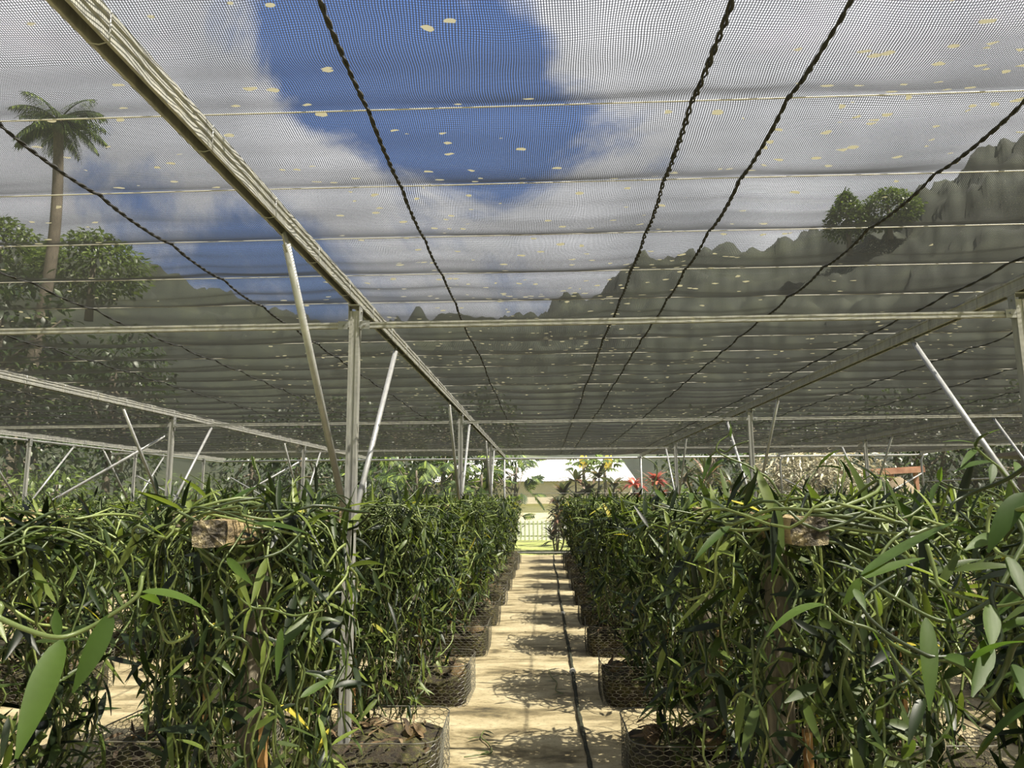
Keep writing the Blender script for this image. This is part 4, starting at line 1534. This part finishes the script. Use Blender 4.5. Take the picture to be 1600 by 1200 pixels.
t = empty('picket_fence', (X_at(850, 30), 30, -0.08))
tag(t, 'pale green picket fence on the lawn beyond the path end', 'fence')
for z in (.2, .68):
    g = MB()
    g.box((0, .03, z), (6.2, .03, .05))
    g.build('fence_rail', M['picket'], t, smooth=False)
for i in range(36):
    g = MB()
    g.box((-3.0 + i * .17, 0, .4), (.055, .025, .8))
    g.build('picket', M['picket'], t, smooth=False)

# ------------------------------------------------------------------ hills and trees above the roof line
SIL = [(-700, 380), (-300, 330), (0, 352), (120, 372), (200, 392), (330, 432), (420, 470), (520, 482), (650, 478), (780, 485), (850, 470), (930, 432), (1000, 392), (1100, 376), (1200, 368), (1280, 345), (1340, 322), (1400, 308), (1460, 262), (1530, 222), (1600, 188), (1800, 120), (2300, 60)]


def sil(px):
    for a, b in zip(SIL, SIL[1:]):
        if a[0] <= px <= b[0]:
            return a[1] + (b[1] - a[1]) * (px - a[0]) / (b[0] - a[0])
    return SIL[-1][1]


g = MB()
na, nrad = 520, 40
for i in range(na + 1):
    px = -700 + 3000 * i / na
    v = at(px, sil(px), 1.0) - V((0, 0, CAMH))
    hor = V((v.x, v.y, 0))
    el = v.z / hor.length
    u = hor.normalized()
    D = 120.0
    for j in range(nrad + 1):
        s = j / nrad
        d = 48 + (D - 48) * min(1, s * 1.25) + (max(0, s - .8) * 60)
        f = min(1, s * 1.25)
        ridge = CAMH + D * el
        z = ridge * (f ** 1.15) if s <= .8 else ridge * (1 - (s - .8) * 1.5)
        p = u * d
        bump = noise.noise(V((p.x * .16, p.y * .16, z * .16))) * 2.2 + abs(noise.noise(V((p.x * .35, p.y * .35, z * .35)))) * 2.2 + noise.noise(V((p.x * .9, p.y * .9, z * .9))) * 1.0
        g.v.append(V((p.x, p.y, z + bump * (0.25 + f) - 2.2 * f - .3)))
for i in range(na):
    for j in range(nrad):
        a = i * (nrad + 1) + j
        g.f.append((a, a + nrad + 1, a + nrad + 2, a + 1))
tag(g.build('hills', M['hillgreen']), 'dark forested hillside seen through the net roof', 'hill', kind='structure')


def ridge_tree(px, py, Yd, h, w, label, seed):
    top = at(px, py, Yd)
    t = empty('hill_tree', (top.x, top.y, top.z - h))
    tag(t, label, 'tree', 'trees on the ridge')
    rg = random.Random(seed)
    g = MB()
    g.tube([(0, 0, 0), (0, 0, h * .7)], [.4, .2], 6)
    g.build('trunk', M['bark'], t)
    g = MB()
    for i in range(2600):
        v = V((rg.gauss(0, 1), rg.gauss(0, 1), rg.gauss(0, 1))).normalized() * rg.uniform(.3, 1) ** .5
        z = h * .62 + v.z * h * .4
        taper = (0.95 - v.z * .75) * .75 if w < 4 else 1 - max(0, v.z) * .55
        d = V((v.x + rg.uniform(-.6, .6), v.y + rg.uniform(-.6, .6), rg.uniform(-.8, .4)))
        g.leaf(V((v.x * w * taper, v.y * w * taper, z)), d, V((rg.uniform(-.5, .5), rg.uniform(-.5, .5), 1)), rg.uniform(.35, .7), .3, .3, .1, 2)
    g.build('foliage', M['midfol'], t)


ridge_tree(1320, 298, 95, 9, 3.6, 'pointed tree standing on the hill ridge', 1)
ridge_tree(1385, 296, 95, 7, 4.2, 'round tree right of the pointed one on the ridge', 2)
ridge_tree(150, 362, 60, 8, 5, 'tree on the low ridge at the left', 7)
ridge_tree(5, 340, 60, 9, 5, 'tree on the low ridge at the left edge', 8)

# coconut palm at the upper left
ptop = at(92, 190, 26)
pb = at(78, 420, 26)
t = empty('coconut_palm', (pb.x - 1.2, 26, -0.08))
tag(t, 'tall coconut palm blurred behind the net at upper left', 'palm tree')
base = V(t.location)
g = MB()
g.tube(smooth_path([V((0, 0, 0)), pb - base, V((ptop.x, ptop.y, ptop.z)) - base], 8), [0.26 - .006 * i for i in range(17)], 9)
g.build('trunk', M['bark'], t)
rg = random.Random(77)
for k in range(24):
    fr = MB()
    a = k * 2.4
    e = rg.uniform(-.35, .95)
    pts = []
    p = ptop - base
    d = V((math.cos(a) * math.cos(e), math.sin(a) * math.cos(e), math.sin(e)))
    for i in range(11):
        pts.append(p.copy())
        p = p + d * .21
        d = (d + V((0, 0, -.15))).normalized()
    fr.tube(pts, [.035 - .003 * i for i in range(11)], 5)
    for i in range(1, 10):
        dd = (pts[i] - pts[i - 1]).normalized()
        s = dd.cross(V((0, 0, 1))).normalized()
        for q in range(3):
            pp = pts[i - 1].lerp(pts[i], q / 3)
            for sg in (-1, 1):
                fr.leaf(pp, s * sg + dd * .6 - V((0, 0, .55)), V((0, 0, 1)), .62 * math.sin(PI * (.2 + .075 * i)), .055, .4, .1, 3)
    fr.build('frond', M['yellowfol'] if e < -.32 else M['bread'], t)

# ------------------------------------------------------------------ sky, sun
w = bpy.data.worlds.new('sky')
scn.world = w
w.use_nodes = True
nt = w.node_tree
nt.nodes.clear()
out = nt.nodes.new('ShaderNodeOutputWorld')
tc = nt.nodes.new('ShaderNodeTexCoord')
sepx = nt.nodes.new('ShaderNodeSeparateXYZ')
L(nt, tc.outputs['Generated'], sepx.inputs[0])
sky = ramp(nt, [(0.0, (0.55, 0.62, 0.72)), (0.15, (0.40, 0.56, 0.85)), (0.45, (0.24, 0.44, 1.0)), (1.0, (0.16, 0.33, 0.85))])
L(nt, sepx.outputs['Z'], sky.inputs['Fac'])
nz = N(nt, 'ShaderNodeTexNoise', Scale=4.2, Detail=8, Roughness=0.62, Distortion=0.6)
L(nt, tc.outputs['Generated'], nz.inputs['Vector'])
dens = math_node(nt, 'MULTIPLY_ADD', nz.outputs['Fac'], 2.75)
dens.node.inputs[2].default_value = -0.60
for (px, py, rad_px, amt) in [(450, 20, 130, .75), (560, 110, 120, .7), (700, 60, 150, .6), (790, 190, 130, .5), (420, 440, 120, .5), (1010, 230, 70, .35), (640, 250, 80, .2), (830, 440, 80, .3),
                              (250, 80, 150, -.3), (920, 70, 70, -.35), (1350, 150, 300, -.35), (700, 260, 70, -.1), (150, 200, 160, -.2)]:
    c = (C2W @ V(((px - 800) / F, -(py - 600) / F, -1))).normalized()
    dp = N(nt, 'ShaderNodeVectorMath', operation='DOT_PRODUCT')
    L(nt, tc.outputs['Generated'], dp.inputs[0])
    dp.inputs[1].default_value = c
    cr = math.cos(rad_px / F * 1.3)
    mr = N(nt, 'ShaderNodeMapRange')
    mr.interpolation_type = 'SMOOTHSTEP'
    mr.inputs['From Min'].default_value = cr
    mr.inputs['From Max'].default_value = 1.0
    mr.inputs['To Min'].default_value = 0
    mr.inputs['To Max'].default_value = amt
    L(nt, dp.outputs['Value'], mr.inputs['Value'])
    dens = math_node(nt, 'SUBTRACT', dens, mr.outputs[0])
cl = N(nt, 'ShaderNodeMapRange')
cl.interpolation_type = 'SMOOTHSTEP'
cl.inputs['From Min'].default_value = 0.15
cl.inputs['From Max'].default_value = 0.75
L(nt, dens, cl.inputs['Value'])
nz2 = N(nt, 'ShaderNodeTexNoise', Scale=6, Detail=4)
L(nt, tc.outputs['Generated'], nz2.inputs['Vector'])
cr2 = ramp(nt, [(0.3, (1.15, 1.17, 1.22)), (0.7, (1.8, 1.8, 1.84))])
L(nt, nz2.outputs['Fac'], cr2.inputs['Fac'])
mx = N(nt, 'ShaderNodeMix', data_type='RGBA')
L(nt, cl.outputs[0], mx.inputs['Factor'])
L(nt, sky.outputs['Color'], mx.inputs[6])
L(nt, cr2.outputs['Color'], mx.inputs[7])
bg = nt.nodes.new('ShaderNodeBackground')
bg.inputs['Strength'].default_value = 1.0
L(nt, mx.outputs[2], bg.inputs['Color'])
L(nt, bg.outputs[0], out.inputs['Surface'])

sl = bpy.data.lights.new('sun', 'SUN')
sl.energy = 29.0
sl.color = (1.0, 0.93, 0.79)
sl.angle = math.radians(0.55)
so = bpy.data.objects.new('sun', sl)
col.objects.link(so)
sd = V((0.70, -0.30, 1.15)).normalized()
so.rotation_euler = sd.to_track_quat('Z', 'Y').to_euler()
so.location = (20, -10, 30)

vs_ = scn.view_settings
vs_.view_transform = 'Standard'
vs_.look = 'None'
vs_.exposure = 0.0
vs_.gamma = 1.0
vs_.use_curve_mapping = False
